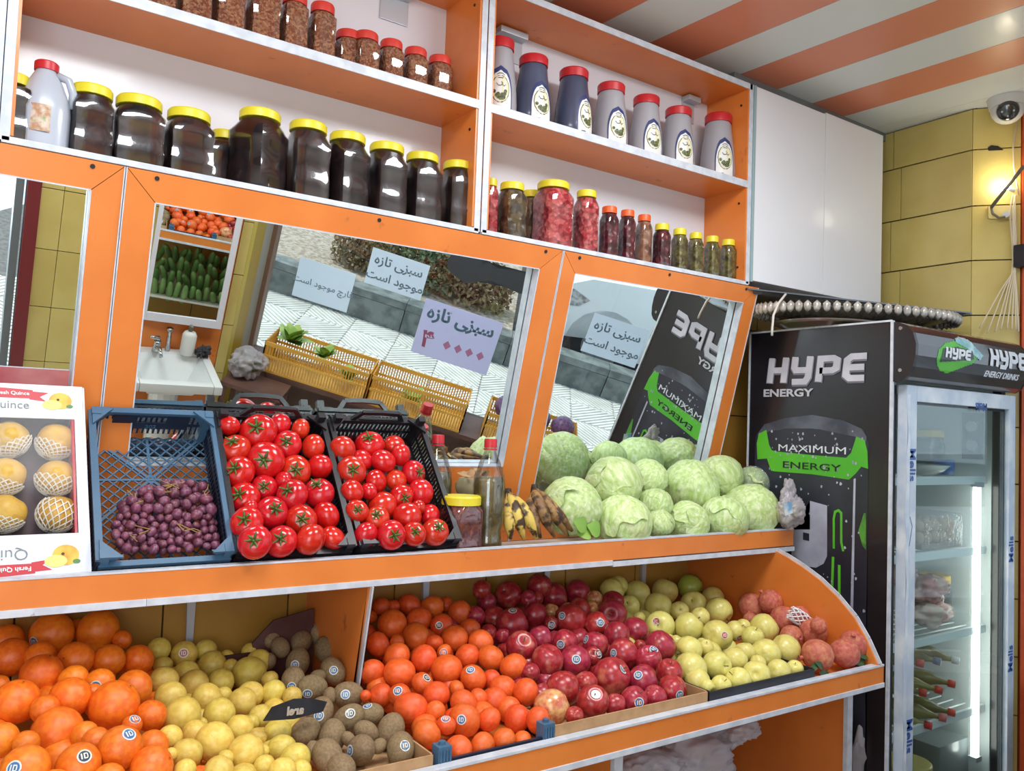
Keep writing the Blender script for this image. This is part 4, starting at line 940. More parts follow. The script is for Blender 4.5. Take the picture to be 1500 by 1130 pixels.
OR_ = heap('orange', A_, (0, 860, .2390), PIL, 'orange', lambda i, nr: 'large orange%s in far left heap, %s' % (' with sticker' if i['st'] else '', rowtxt(i, nr)), 'orange', 'oranges in the far left heap', 38, up_or_cam, orange_x, (STB, STD))
B_ = [(160, 255, 160), (345, 290, 180, 370, 255), (500, 260, 150), (450, 320, 130), (545, 370, 195), (190, 370, 130), (195, 480, 195), (355, 430, 180), (410, 510, 205), (245, 600, 215), (605, 490, 185), (500, 610, 210), (625, 585, 120), (325, 735, 260, None, None, 'lemon'), (680, 380, 110), (650, 310, 100), (820, 275, 130), (880, 340, 165), (810, 425, 230), (960, 470, 115), (985, 565, 170), (1120, 590, 130), (820, 580, 180), (760, 635, 195), (890, 740, 165), (595, 720, 215), (470, 790, 80), (420, 870, 195), (740, 830, 195), (870, 890, 135), (1015, 860, 195, 1040, 870), (560, 920, 262), (240, 890, 170), (360, 1010, 215), (245, 1010, 90), (785, 1000, 248), (1045, 970, 195), (910, 990, 95), (1140, 1045, 215), (640, 1040, 115), (920, 1090, 145), (1050, 1130, 185), (590, 1130, 205), (350, 1120, 145), (830, 780, 105), (1180, 1130, 150), (770, 1190, 190)]
LE_ = heap('lemon', B_, (200, 900, .2036), PIL, 'sweet_lemon', lambda i, nr: 'sweet lemon in heap beside the oranges, ' + rowtxt(i, nr), 'lemon', 'sweet lemons between oranges and kiwis', 32, up_or_cam, None, (STR,), rmax=.042)
C_k = [(180, 170, 170), (440, 150, 170), (300, 200, 150), (480, 260, 190), (90, 180, 140), (150, 240, 130), (60, 340, 120), (275, 350, 240, 278, 330), (530, 410, 235, 558, 365), (245, 490, 170, 255, 490), (380, 530, 175, 372, 538), (640, 580, 210, 638, 542), (435, 715, 205, 452, 690), (640, 755, 190, 665, 690), (800, 720, 150, 783, 650), (330, 850, 190), (525, 880, 190), (770, 850, 150), (945, 840, 205), (730, 980, 235, 657, 945), (490, 1020, 205, 540, 1055), (1015, 970, 215, 1060, 910), (590, 1110, 200), (385, 980, 110), (420, 450, 95), (505, 590, 100), (640, 900, 90), (860, 950, 100)]
KI_ = heap('kiwi', C_k, (380, 900, .2036), PIL, 'kiwi', lambda i, nr: 'brown kiwi%s, %s in its heap' % (' with oval sticker' if i['st'] else '', rowtxt(i, nr)), 'kiwi', 'kiwis left of the divider', 30, up_or_cam, None, (STB, STB, STD), rmax=.028)
D_m = [(145, 190, 100), (215, 190, 80), (312, 180, 125), (440, 195, 130), (515, 180, 90), (600, 225, 130), (85, 250, 80), (212, 290, 165), (365, 270, 140), (350, 365, 160), (495, 300, 125, 485, 280), (455, 395, 90), (570, 370, 145), (655, 325, 120), (130, 405, 135), (240, 395, 80), (240, 475, 145), (395, 490, 150), (510, 450, 85, 510, 440), (640, 475, 135), (718, 395, 135), (775, 485, 145), (905, 535, 150), (100, 565, 140), (255, 570, 170), (525, 550, 172), (385, 630, 120, 415, 585), (675, 600, 145, 662, 540), (780, 610, 110), (465, 695, 145), (580, 660, 90), (845, 660, 145), (975, 680, 150), (145, 700, 130), (255, 700, 130, 250, 655), (620, 745, 150), (705, 710, 100), (800, 730, 140), (320, 775, 185), (625, 840, 175, 612, 805), (520, 870, 110, 520, 820), (765, 835, 130), (925, 830, 150), (1045, 840, 140), (410, 920, 160), (590, 1010, 155), (730, 985, 140), (850, 950, 130), (955, 960, 110), (460, 790, 110), (480, 1040, 80), (60, 700, 60)]
MA_ = heap('mandarin', D_m, (520, 840, .2566), PIL, 'mandarin', lambda i, nr: 'reddish mandarin in the mandarin heap, ' + rowtxt(i, nr), 'mandarin', 'mandarins right of the divider', 34, up_or_cam, None, (STD, STB), rmax=.036)
tag(heap('mandarin', [(580, 160, 100)], (380, 900, .2036), PIL, 'mandarin', lambda i, nr: 'lone mandarin at the back, left side of the orange divider', 'mandarin', None, 30, up_or_cam)[0]['o'], None, None)
E_r = [(30, 160, 120), (60, 250, 120), (215, 200, 175), (420, 140, 160), (345, 225, 110), (400, 225, 90), (520, 205, 180), (685, 180, 160), (800, 225, 110, None, None, 'pale_apple'), (790, 290, 95, None, None, 'pale_apple'), (-10, 345, 120), (110, 350, 140, 140, 370), (240, 400, 215, 240, 300), (395, 345, 165), (510, 310, 100, None, None, 'pale_apple'), (505, 390, 90, 505, 390), (630, 370, 205, 578, 322), (700, 300, 140), (815, 405, 160, 835, 370), (925, 330, 190), (930, 250, 150), (300, 560, 200), (425, 500, 155), (600, 530, 160, 568, 515), (475, 660, 205), (675, 655, 200, 672, 612), (790, 620, 115, 825, 592), (810, 545, 160, 748, 500), (955, 480, 170), (1090, 450, 170), (1000, 600, 190, 932, 578), (1250, 560, 200), (1175, 650, 175, 1205, 570), (915, 765, 245, 985, 690), (1130, 790, 185, 1097, 730), (1320, 740, 170), (580, 845, 220, 505, 860), (740, 810, 150), (515, 970, 225, None, None, 'pale_apple'), (790, 940, 210, 805, 860), (665, 1030, 120), (940, 955, 140), (1070, 925, 170, 1095, 908), (1220, 900, 150), (1340, 860, 140, 1375, 862), (360, 730, 125), (70, 460, 110), (1115, 550, 80), (170, 480, 90)]
tilt_ax = lambda i, rn: (Vector((rn.gauss(0, .7), rn.gauss(0, .5)-.2, rn.gauss(.4, .8)))).normalized()
def apple_x(i, o, rn):
    if rn.random() < .75: part_me('stem', STEM_ME, o)
RA_ = heap('red_apple', E_r, (700, 830, .2125), PIL, 'red_apple', lambda i, nr: '%s apple in red apple heap, %s' % ('pale blushed' if i['kind'] == 'pale_apple' else 'dark red', rowtxt(i, nr)), 'apple', 'red apples', 30, tilt_ax, apple_x, (STB, STB, STD), rmax=.042)
F_y = [(190, 195, 180), (250, 150, 140), (390, 220, 200), (610, 200, 220), (805, 160, 190, None, None, 'green_apple'), (335, 310, 150), (410, 405, 90), (560, 320, 230), (725, 350, 140), (840, 300, 190), (985, 255, 170), (1030, 350, 210), (575, 465, 210, 530, 410), (795, 485, 225), (890, 400, 140), (1020, 540, 220, 1050, 510), (1160, 510, 150, 1178, 540), (1225, 470, 110), (700, 590, 95), (800, 655, 200), (930, 640, 120), (810, 800, 235), (1015, 775, 210, 1005, 840), (1165, 740, 190), (1240, 680, 150), (1300, 560, 160), (1385, 490, 210), (1400, 690, 220), (1555, 650, 215), (940, 950, 120), (1050, 940, 150), (1190, 900, 190), (1330, 850, 200), (1500, 830, 180), (1630, 810, 130), (900, 610, 90), (1340, 760, 120)]
YA_ = heap('yellow_apple', F_y, (860, 830, .18667), PIL, 'yellow_apple', lambda i, nr: '%s apple in pale apple heap, %s' % ('bright green' if i['kind'] == 'green_apple' else 'pale yellow', rowtxt(i, nr)), 'apple', 'pale yellow apples', 28, tilt_ax, apple_x, STR, rmax=.041)
G_p = [(265, 250, 270), (430, 200, 215), (240, 360, 120), (550, 370, 250), (700, 330, 170), (620, 520, 200, 655, 500), (820, 480, 240), (860, 690, 310), (1110, 670, 255), (1190, 590, 240, 1160, 495), (870, 420, 150)]
def pom_ax(i, rn):
    if i['st']: s = i['st']; i['st'] = None; return camdir(*s)
    return (Vector((rn.gauss(0, .6), rn.gauss(.5, .4), rn.gauss(.3, .6)))).normalized()
plb = ['largest', '']
PO_ = heap('pomegranate', G_p, (1060, 850, .16), PIL, 'pomegranate', lambda i, nr: 'pomegranate by the curved end board, ' + rowtxt(i, nr), 'pomegranate', 'pomegranates', 30, pom_ax, lambda i, o, rn: part_me('crown', CROWN_ME, o), None, rmax=.042)
# white foam net lying on the pomegranates
fn = MB(); W4 = mat('foam_net', (226, 222, 226), rough=.7); c0 = onP(1172, 906, PIL(1172, 906)+Vector((-.012, -.03, .02)), CF); ax = (onP(1192, 918, c0, CF)-onP(1150, 892, c0, CF)); ax.normalize(); sx_ = ax.cross(CF).normalized(); rr = .022
for sg in (1, -1):
    for k in range(8):
        pts = []
        for j in range(9):
            t = j/8; a = 2*PI*(k/8)+sg*t*2.6; R__ = rr*(.6+.5*math.sin(PI*(.25+.6*t))); pts.append(c0+ax*(t-.5)*.075+sx_*R__*math.cos(a)*.9+CF*R__*math.sin(a)*.5)
        fn.tube(pts, .0022, 4)
tag(recenter(fn.build('foam_net', W4)), 'empty white foam fruit net lying on the pomegranates', 'fruit net')
# hidden under-layers
def layer(x0, x1, r, dz, names, yb=-.06, yf=-.60, skip=None):
    dz *= .72
    kind, name, label, cat, group = names; pts = []; ny = int((yb-yf)/(2*r*1.02)); nx = int((x1-x0)/(2*r*1.02))
    for i in range(nx):
        for j in range(ny):
            x = x0+r+(x1-x0-2*r)*i/max(1, nx-1); y = yf+r*.2+(yb-yf)*j/max(1, ny-1); z = PIL.z(x, y)-dz
            if z-r < .876: z = .877+r*.98
            if PIL.z(x, y)-z < r*.55: continue
            pts.append((x, y, z))
    filler(kind, name, pts, None, r*.95, label, cat, group)
layer(-.50, -.13, .038, .062, ('orange', 'orange', 'orange wholly buried under the top layer of the orange heap', 'orange', 'buried oranges'))
layer(-.12, .10, .032, .056, ('lemon', 'sweet_lemon', 'sweet lemon buried under the top layer of its heap', 'lemon', 'buried sweet lemons'))
layer(.285, .565, .031, .052, ('mandarin', 'mandarin', 'mandarin buried under the top layer of the mandarin heap', 'mandarin', 'buried mandarins'))
layer(.60, 1.0, .036, .06, ('red_apple', 'red_apple', 'red apple buried under the top layer of the red heap', 'apple', 'buried red apples'))
layer(1.03, 1.42, .036, .06, ('yellow_apple', 'yellow_apple', 'yellow apple buried under the top layer of the pale heap', 'apple', 'buried yellow apples'))
# boxes that hold the fruit
def tray_box(label, x0, x1, m, h=.032, yf=-.668, yb=-.20, name='cardboard_tray', base=.876, inner=None):
    t = thing(name, label, 'box', ((x0+x1)/2, (yf+yb)/2, base), None); w_ = .004
    MB().box(x0, yf, base, x1, yf+w_, base+h).build('front_wall', m, t); MB().box(x0, yb-w_, base, x1, yb, base+h*1.1).build('back_wall', m, t)
    MB().box(x0, yf+w_, base, x0+w_, yb-w_, base+h*1.05).build('side_wall', m, t); MB().box(x1-w_, yf+w_, base, x1, yb-w_, base+h*1.05).build('side_wall', m, t)
    MB().box(x0+w_, yf+w_, base, x1-w_, yb-w_, base+.002).build('bottom', m, t); return t
tray_box('brown cardboard tray holding the kiwis, its front edge above the fascia', .07, .250, CARD, .038, -.668, -.30)
tray_box('long brown cardboard tray in front of the red apples', .545, 1.015, CARD, .042, -.668, -.22)
BCD = mat('black_carton', (40, 42, 50), (30, 30, 38), 12, rough=.5, c3=(120, 120, 124), lo3=.72, hi3=.78, scale3=30)
tray_box('low black carton in front of the yellow apples', 1.022, 1.44, BCD, .040, -.668, -.30, 'black_carton')
t = thing('carton_flap', 'curved black carton flap with pale letters between lemons and kiwis', 'carton flap', tuple(onY(450, 1040, -.50)))
MB().poly([onY(px, py, -.50) for px, py in ((385, 1056), (398, 1036), (430, 1024), (455, 1023), (478, 1028), (472, 1042), (430, 1053))], (0, -1, 0), .004).build('flap', BCD, t)
put_text('lettering', 'arel', .022, onY(432, 1047, -.506), (-1, 0, .06), (.06, 0, 1), mat('carton_print', (178, 164, 150), rough=.6), t, .001)
# dark produce box standing at the back behind the kiwis
bx = thing('fruit_carton', 'dark upright fruit carton leaning at the back behind the kiwis', 'box', (.2, -.03, .9))
DM = mat('dark_maroon_card', (86, 44, 40), (70, 34, 34), 10, rough=.6)
MB().poly([(.10, -.02, .90), (.255, -.02, .90), (.255, -.01, 1.06), (.15, -.01, 1.04), (.10, -.01, .99)], (0, -1, 0), .006).build('back_flap', DM, bx)
MB().box(-.03, -.035, .93, .10, -.028, .972).build('side_flap', DM, bx)
# blue crate corners showing under the mandarins
cr = thing('plastic_crate', 'blue plastic crate buried under the mandarins, corners showing', 'crate', (.42, -.5, .876))
for x in (.262, .515):
    q = MB().box(x, -.668, .876, x+.030, -.640, .925, .002)
    for k in range(4): q.box(x+.003+k*.007, -.6705, .882, x+.006+k*.007, -.668, .918)
    q.tube([(x+.015, -.654, .925), (x+.015, -.654, .931)], .007, 10); q.build('corner_post', BLUEP, cr)
MB().box(.292, -.664, .876, .515, -.658, .898).box(.262, -.64, .876, .268, -.36, .90).box(.539, -.64, .876, .545, -.36, .90).box(.268, -.366, .876, .539, -.36, .90).build('side_walls', BLUED, cr)
# leafy scraps by the pomegranates
LV = mat('green_leaf', (64, 96, 52), (46, 74, 44), 12, rough=.5)
def leaf(c, d, n, l_, w_, m, nm='leaf', par=None, bend=.2):
    c, d, n = Vector(c), Vector(d).normalized(), Vector(n).normalized(); s_ = d.cross(n).normalized(); b = MB(); pr = None
    for i in range(6):
        t = i/5; wv = w_*math.sin(PI*min(.97, .06+t*.94)); p = c+d*l_*t+n*(-bend*l_*t*t); cur = [b.b.verts.new(p+s_*wv+n*wv*.3), b.b.verts.new(p), b.b.verts.new(p-s_*wv+n*wv*.3)]
        if pr: b.b.faces.new((pr[0], pr[1], cur[1], cur[0])); b.b.faces.new((pr[1], pr[2], cur[2], cur[1]))
        pr = cur
    return b.build(nm, m, par, smooth=True)
lf = thing('leaf_sprig', 'sprig of dark green leaves between yellow apples and pomegranates', 'leaves', tuple(onY(1195, 985, -.65)))
for k, (px, py, dx, dz) in enumerate(((1185, 982, .05, .02), (1200, 986, .05, -.01), (1178, 988, .045, -.005), (1205, 980, -.03, .02))): leaf(onY(px, py, -.655), (dx, -.01, dz), (0, -1, .3), .05, .010, LV, 'leaf', lf)
lf = thing('leaf_sprig', 'dark green leaves in the right corner beside the pomegranates', 'leaves', tuple(onY(1265, 968, -.65)))
for k, (px, py, dx, dz) in enumerate(((1250, 972, .05, .01), (1262, 966, .04, .02), (1270, 975, -.05, .012), (1255, 960, .04, .0))): leaf(onY(px, py, -.648), (dx, -.01, dz), (0, -1, .5), .055, .015, LV, 'leaf', lf)
# ================================================================== TOMATOES AND GRAPES
TP = (RIMO+EZ*(-.004), EZ)
Tl = [(130, 240, 115), (293, 275, 185, 305, 240), (412, 232, 112), (525, 258, 107), (165, 370, 157, 170, 318), (452, 345, 145, 468, 320), (595, 355, 127), (335, 430, 185, 352, 418), (185, 495, 160, 185, 465), (495, 490, 162, 522, 472), (633, 465, 127), (325, 585, 137, 345, 565), (480, 620, 157, 468, 583), (625, 610, 157, 625, 550), (210, 640, 165, 210, 605), (365, 720, 167, 410, 685), (665, 735, 142), (230, 775, 165, 238, 740), (530, 760, 160, 553, 740), (275, 880, 170, 293, 853), (420, 875, 160, 433, 845), (580, 865, 165), (700, 855, 127), (430, 540, 90), (250, 690, 80)]
Tr = [(755, 370, 135), (905, 345, 145, 910, 297), (1040, 350, 110), (1075, 400, 117), (860, 430, 115), (980, 435, 127), (805, 490, 150, 830, 475), (1145, 500, 127, 1190, 490), (940, 545, 120), (1050, 540, 110), (810, 600, 120), (900, 600, 85), (1185, 605, 132), (1080, 630, 122, 1110, 630), (975, 680, 145), (835, 710, 117, 850, 690), (945, 750, 127, 950, 718), (1110, 740, 145), (1235, 735, 117), (885, 840, 132), (1025, 840, 147, 1053, 830), (1150, 835, 122, 1165, 810), (1265, 825, 142, 1295, 785), (1170, 690, 80)]
def tom_ax(i, rn):
    if i['st']: return camdir(*i['st'])
    v = Vector((rn.gauss(0, 1), rn.gauss(.8, .3), rn.gauss(-.2, .6))); return v.normalized()
def tom_x(i, o, rn):
    if i['st']:
        i['st'] = None; part_me('calyx', CALYX_ME, o)
heap('tomato', Tl, (300, 560, .26667), TP, 'tomato', lambda i, nr: 'red tomato in the left black crate, ' + rowtxt(i, nr), 'tomato', 'tomatoes in the left black crate', 36, tom_ax, tom_x, None)
heap('tomato', Tr, (300, 560, .26667), TP, 'tomato', lambda i, nr: 'red tomato in the right black crate, ' + rowtxt(i, nr), 'tomato', 'tomatoes in the right black crate', 36, tom_ax, tom_x, None)
# grapes: five bunches of loose berries
GM = fruit_mesh('grape', 12, 8, .01); GM.materials.append(FM['grape'])
rn = random.Random(12)
polyg = [(178, 745), (200, 720), (250, 708), (300, 708), (308, 740), (318, 780), (316, 800), (250, 808), (180, 806), (166, 780)]
def inpoly(x, y, pg):
    c = False; j = len(pg)-1
    for i in range(len(pg)):
        if (pg[i][1] > y) != (pg[j][1] > y) and x < (pg[j][0]-pg[i][0])*(y-pg[i][1])/(pg[j][1]-pg[i][1])+pg[i][0]: c = not c
        j = i
    return c
bun = []
seeds = [((200, 745), 'top left of the grape pile'), ((255, 725), 'top middle with bare stalks'), ((300, 735), 'top right of the grape pile, reddest berries'), ((200, 790), 'bottom left of the grape pile'), ((275, 785), 'bottom right of the grape pile')]
for (sx, sy), lb_ in seeds:
    P = onP(sx, sy, RIMO+EZ*-.05, EZ); t = thing('grape_bunch', 'bunch of red grapes in the blue crate, ' + lb_, 'grapes', tuple(P), 'grape bunches in the blue crate'); bun.append((t, sx, sy))
plc = []
tries = 0
while len(plc) < 290 and tries < 30000:
    tries += 1; px, py = rn.uniform(164, 322), rn.uniform(700, 812)
    if not inpoly(px, py, polyg): continue
    lvl = rn.choice([-.060, -.048, -.034]); edge = 0
    r = rn.uniform(.0078, .0112) if py > 755 else rn.uniform(.0105, .0145); P = onP(px, py, RIMO+EZ*lvl, EZ)
    if any((P-q).length < (r+s_)*.86 for q, s_ in plc): continue
    plc.append((P, r)); t, _, _ = min(bun, key=lambda b_: (b_[1]-px)**2+(b_[2]-py)**2)
    o = bpy.data.objects.new('grape', GM); COL.objects.link(o); o.location = P; o.scale = (r,)*3; o.rotation_euler = (rn.uniform(0, 6), rn.uniform(0, 6), 0); attach(o, t)
STK = mat('grape_stalk', (150, 116, 70), rough=.7)
for (t, sx, sy) in bun:
    b = MB()
    for k in range(7 if sy < 730 else 3):
        p0 = onP(sx+rn.uniform(-6, 6), sy-10+rn.uniform(-4, 4), RIMO+EZ*-.028, EZ); b.tube([p0, p0+Vector((rn.uniform(-.02, .02), 0, .0))+EY*rn.uniform(-.01, .02)+EZ*.004, p0+Vector((rn.uniform(-.035, .035), 0, 0))+EY*rn.uniform(-.02, .03)], [.0016, .0013, .0008], 5)
    b.build('stalk', STK, t)
# ================================================================== QUINCE BOX
TQ = math.atan2(.362, .17); QO = Vector((-.309, -.305, 1.232)); QY = Vector((-.03, math.cos(TQ), math.sin(TQ))).normalized(); QX = Vector((1, 0, 0)); QZ = QX.cross(QY).normalized(); LQ = .405; WQ = .46
def qp(x, y, z): return QO+QX*x+QY*y+QZ*z
qb = thing('fruit_box', 'white and red quince gift box with a clear window, at the far left', 'box', tuple(qp(-WQ/2, 0, -.05)))
QW = mat('white_card', (214, 218, 228), rough=.5, coat=.1); QR = mat('red_card', (178, 52, 64), (200, 110, 110), 6, rough=.45)
MB().poly([qp(-WQ, 0, 0), qp(0, 0, 0), qp(0, .088, 0), qp(-WQ, .088, 0)], QZ, -.003).build('lower_panel', QW, qb)
MB().poly([qp(-WQ, .330, 0), qp(-.004, .330, 0), qp(-.004, LQ, 0), qp(-WQ, LQ, 0)], QZ, -.003).build('upper_panel', QW, qb)
MB().poly([qp(-.020, .088, 0), qp(0, .088, 0), qp(-.002, .33, 0), qp(-.020, .33, 0)], QZ, -.003).build('window_border', QW, qb)
lab(MB().poly([qp(-.026, .088, -.001), qp(-.0215, .088, -.001), qp(-.0215, .33, -.001), qp(-.026, .33, -.001)], QZ, -.06).build('window_liner', QR, qb), 'red strip beside the window')
MB().poly([qp(0, 0, -.003), qp(0, LQ, -.003), qp(0, LQ, -.075), qp(0, 0, -.075)], QX, -.003).build('side_panel', QW, qb)
MB().poly([qp(-WQ, LQ, -.003), qp(0, LQ, -.003), qp(0, LQ, -.075), qp(-WQ, LQ, -.075)], QY, -.003).build('top_panel', QR, qb)
bkp = MB().poly([qp(-WQ, 0, -.075), qp(0, 0, -.075), qp(0, LQ, -.075), qp(-WQ, LQ, -.075)], QZ, -.003).build('back_panel', QR, qb)
MB().poly([qp(-WQ, .02, -.071), qp(-.02, .02, -.071), qp(-.02, .38, -.071), qp(-WQ, .38, -.071)], QZ, .001).build('inner_tray', mat('dim_mauve_tray', (96, 76, 82), rough=.7), qb)
MB().poly([qp(-WQ, .088, -.0015), qp(-.020, .088, -.0015), qp(-.020, .33, -.0015), qp(-WQ, .33, -.0015)], QZ, .0004).build('window_film', film('box_film', (.97, .97, .97), .010, .12), qb)
QG = mat('grey_print', (120, 126, 130), rough=.5); QRR = mat('red_print', (190, 40, 52), rough=.45); QYL = mat('quince_print', (222, 186, 72), (206, 150, 50), 30, rough=.5); QLF = mat('leaf_print_green', (90, 130, 70), rough=.5)
def quince_pic(cx, cy, s_):
    def disc(x, y, rx, ry, m, o, nm):
        return MB().poly([qp(cx+(x+rx*math.cos(2*PI*i/18))*s_, cy+(y+ry*math.sin(2*PI*i/18))*s_, o) for i in range(18)]).build(nm, m, qb)
    disc(0, 0, .95, .85, QYL, .0006, 'quince_print'); disc(-.7, -.45*1, .8, .5, mat('quince_cut_print', (232, 210, 120), rough=.5), .0010, 'quince_slice_print'); disc(.75, -.55, .28, .18, QLF, .0012, 'leaf_print'); disc(-.2, .1, .12, .12, STEMM, .0014, 'pip_print')
quince_pic(-.045, .37, .022); quince_pic(-.043, .045, .024)
put_text('lettering', 'Quince', .024, qp(-.100, .350, .0006), QX, QY, QG, qb, 0, align='RIGHT'); put_text('lettering', 'Quince', .030, qp(-.104, .060, .0006), -QX, -QY, QG, qb, -.0003, align='LEFT')
for sg, y in ((1, .383), (-1, .022)):
    MB().poly([qp(-.19, y-.010*sg, .0006), qp(-.094, y-.010*sg, .0006), qp(-.094, y+.009*sg, .0006), qp(-.19, y+.014*sg, .0006)]).poly([qp(-.1, y-.012*sg, .0009), qp(-.070, y-.016*sg, .0009), qp(-.082, y-.006*sg, .0009), qp(-.066, y+.004*sg, .0009), qp(-.1, y+.006*sg, .0009)]).build('ribbon_print', QRR, qb)
WPR = mat('white_lettering', (230, 230, 230), rough=.5)
put_text('lettering', 'Fresh Quince', .011, qp(-.100, .380, .0011), QX, QY, WPR, qb, .0002, align='RIGHT'); put_text('lettering', 'Fersh Quince', .012, qp(-.100, .026, .0011), -QX, -QY, WPR, qb, .0002, align='LEFT')
put_text('lettering', 'Quince', .04, qp(-.13, .355, -.0785), -QX, QY, QG, bkp, 0)
qs = [(82, 647, 62, 60, 630), (82, 700, 72, 70, 690), (84, 753, 70, 60, 735), (14, 643, 68), (8, 698, 66, 0, 685), (8, 752, 72)]
rn = random.Random(2)
FN = mat('foam_net_cream', (224, 218, 206), rough=.7)
for k, e in enumerate(qs):
    P = onP(e[0], e[1], qp(0, 0, -.036), QZ); r = min(e[2]/2*dep(P)/FPX, .0365)
    t = thing('quince', ['golden quince in white foam net, top of the right column in the box', 'yellow quince in foam net, middle of the right column in the box', 'quince mostly covered by white foam net, bottom of the right column', 'golden quince, top of the left column cut by the frame', 'golden quince, middle of the left column cut by the frame', 'golden quince with yellow sticker, bottom left cut by the frame'][k] if k < 6 else 'quince in the box, hidden beyond the left edge', 'quince', tuple(P), 'quinces in the gift box' if k < 6 else 'quinces out of view')
    o = bpy.data.objects.new('fruit', FMESH['quince'][k % 4]); COL.objects.link(o); o.scale = (r, r, r*.97); o.rotation_euler = (rn.uniform(.6, 1.5), rn.uniform(-.5, .5), rn.uniform(0, 6)); o.parent = t
    b = MB(); q0 = QZ*.3+Vector((rn.uniform(-.5, .5), 0, -1)); q0.normalize(); e1 = q0.orthogonal().normalized(); e2 = q0.cross(e1); cov = [.55, .75, 1.25, .5, .5, .5, .5, .5, .5][k]*1.25
    for sg in (1, -1):
        for j in range(16):
            pts = []
            for s_ in range(9):
                tt = .25+s_/8*(cov+.35); a = 2*PI*j/16+sg*s_*.17; pts.append(Vector(q0*math.cos(tt)+(e1*math.cos(a)+e2*math.sin(a))*math.sin(tt))*r*1.055)
            b.tube(pts, .0013, 4)
    nb = b.build('foam_net', FN); nb.parent = t
# ================================================================== BOTTLES, JAR, BANANAS, CABBAGES
GH = mat('herb_brine', (132, 118, 76), (100, 90, 58), 22, rough=.25, bump=.4, bscale=25, c3=(130, 122, 70), lo3=.58, hi3=.66, scale3=18, coat=.4)
def pet(label, pxc, pytop, Y, H_, R_):
    P = onY(pxc, pytop, Y); z0 = 1.1955; H_ = P.z-z0
    t = thing('plastic_bottle', label, 'bottle', (P.x, Y, z0), 'red capped pickle bottles')
    pr = [(R_*.55, 0), (R_*.86, .006), (R_*.95, .03), (R_*.88, H_*.16), (R_*.84, H_*.24), (R_*.96, H_*.30), (R_, H_*.42), (R_, H_*.60), (R_*.93, H_*.68), (R_*.66, H_*.80), (R_*.40, H_*.88), (R_*.33, H_*.92), (R_*.33, H_*.95)]
    o = MB().lathe(pr, n=28).build('bottle_body', CLEAR, smooth=True, ang=.9); o.parent = t
    ins = [(r*.94, max(z, .003)*.99+.002) for r, z in pr[:9]]; o = MB().lathe(ins, n=24).build('contents', GH, smooth=True); o.parent = t
    o = MB().lathe([(R_*.40, H_*.925), (R_*.40, H_*.99), (R_*.37, H_)], n=24).build('cap', RED, smooth=True, ang=.6); o.parent = t
    o = MB().lathe([(R_*.43, H_*.905), (R_*.43, H_*.918)], n=24).build('neck_ring', RED, smooth=True, ang=.6); o.parent = t
pet('red-capped bottle of pickled herbs standing in front beside the yellow-lidded jar', 719, 643, -.215, .3, .0435)
pet('red-capped bottle of pickled herbs standing further back by the mirror', 642, 637, -.075, .3, .0435)
P = onY(676, 726, -.235); CHP = mat('rose_paste', (150, 76, 66), (120, 56, 52), 40, rough=.5, bump=.5, bscale=60, c3=(186, 120, 104), lo3=.6, hi3=.7, scale3=30)
make_jar('paste_jar', 'squat jar of reddish paste with bright yellow lid on the counter', None, (P.x, -.235, 1.1955), P.z-1.1955, .098, CHP, YEL, .021, .046, .15, 5, .12)
# bag of dried stuff behind the bottles
def blob(name, label, cat, c, rx, ry, rz, m, seed=1, amp=.18, sub=4, fr=5, zmin=None, par=None):
    from mathutils import noise
    b = MB(); b.ball((0, 0, 0), 1, sub)
    for v in b.b.verts:
        n1 = noise.fractal(v.co*fr*.35+Vector((seed*7.1, 0, 0)), 1, 2, 4); n2 = abs(noise.noise(v.co*fr+Vector((0, seed*3.3, 0))))
        d = v.co*(1+amp*n1-amp*1.1*n2); v.co = Vector((d.x*rx, d.y*ry, d.z*rz))+Vector(c)
        if zmin is not None and v.co.z < zmin: v.co.z = zmin+.002*abs(n2)
    o = b.build(name, m, par, smooth=True)
    if cat: recenter(o); tag(o, label, cat)
    return o
dp = thing('dried_fruit_bag', 'small open bag of dried peel between the two red-capped bottles', 'bag', tuple(onY(688, 715, -.08)))
c = onY(688, 716, -.09); blob('bag', None, None, c, .045, .03, .04, mat('pale_sack', (168, 160, 130), (140, 128, 96), 14, rough=.6), 3, .2, 3, 5, 1.1955, dp)
rn = random.Random(9)
for k in range(12): leaf(c+Vector((rn.uniform(-.035, .035), rn.uniform(-.02, .01), .03+rn.uniform(0, .012))), (rn.uniform(-1, 1), rn.uniform(-.5, .5), rn.uniform(0, .9)), (0, -1, .6), .032, .010, mat('dried_peel', (150, 108, 70), (176, 140, 100), 20, rough=.7), 'dried_slice', dp)
# bananas
BAN = mat('old_banana', (214, 184, 88), (196, 164, 76), 6, rough=.5, c3=(64, 42, 26), lo3=.50, hi3=.58, scale3=28)
BAN2 = mat('spotted_banana', (164, 126, 72), (124, 90, 54), 18, rough=.55, c3=(58, 38, 24), lo3=.45, hi3=.58, scale3=40)
BTP = mat('banana_black', (44, 32, 24), rough=.6)
def bunch(label, top, ends, m, Y):
    T0 = onY(*top, Y[0]); t = thing('banana_bunch', label, 'bananas', tuple(T0), 'banana bunches')
    for k, (ex, ey, mx, my) in enumerate(ends):
        E0 = onY(ex, ey, Y[1]-.006*k); M0 = onY(mx, my, Y[1]-.012-.004*k); pts = []
        for i in range(11):
            u = i/10; p = T0*(1-u)**2+M0*2*u*(1-u)+E0*u*u; pts.append(p)
        rr = [.006, .0065, .009, .0145, .0175, .0185, .0185, .0175, .0145, .009, .0045]
        MB().tube(pts, rr, 7).build('banana', m, t, smooth=True)
    MB().tube([T0+Vector((0, 0, .012)), T0, T0-Vector((0, 0, .016))], [.009, .011, .012], 8).build('stalk', BTP, t, smooth=True)
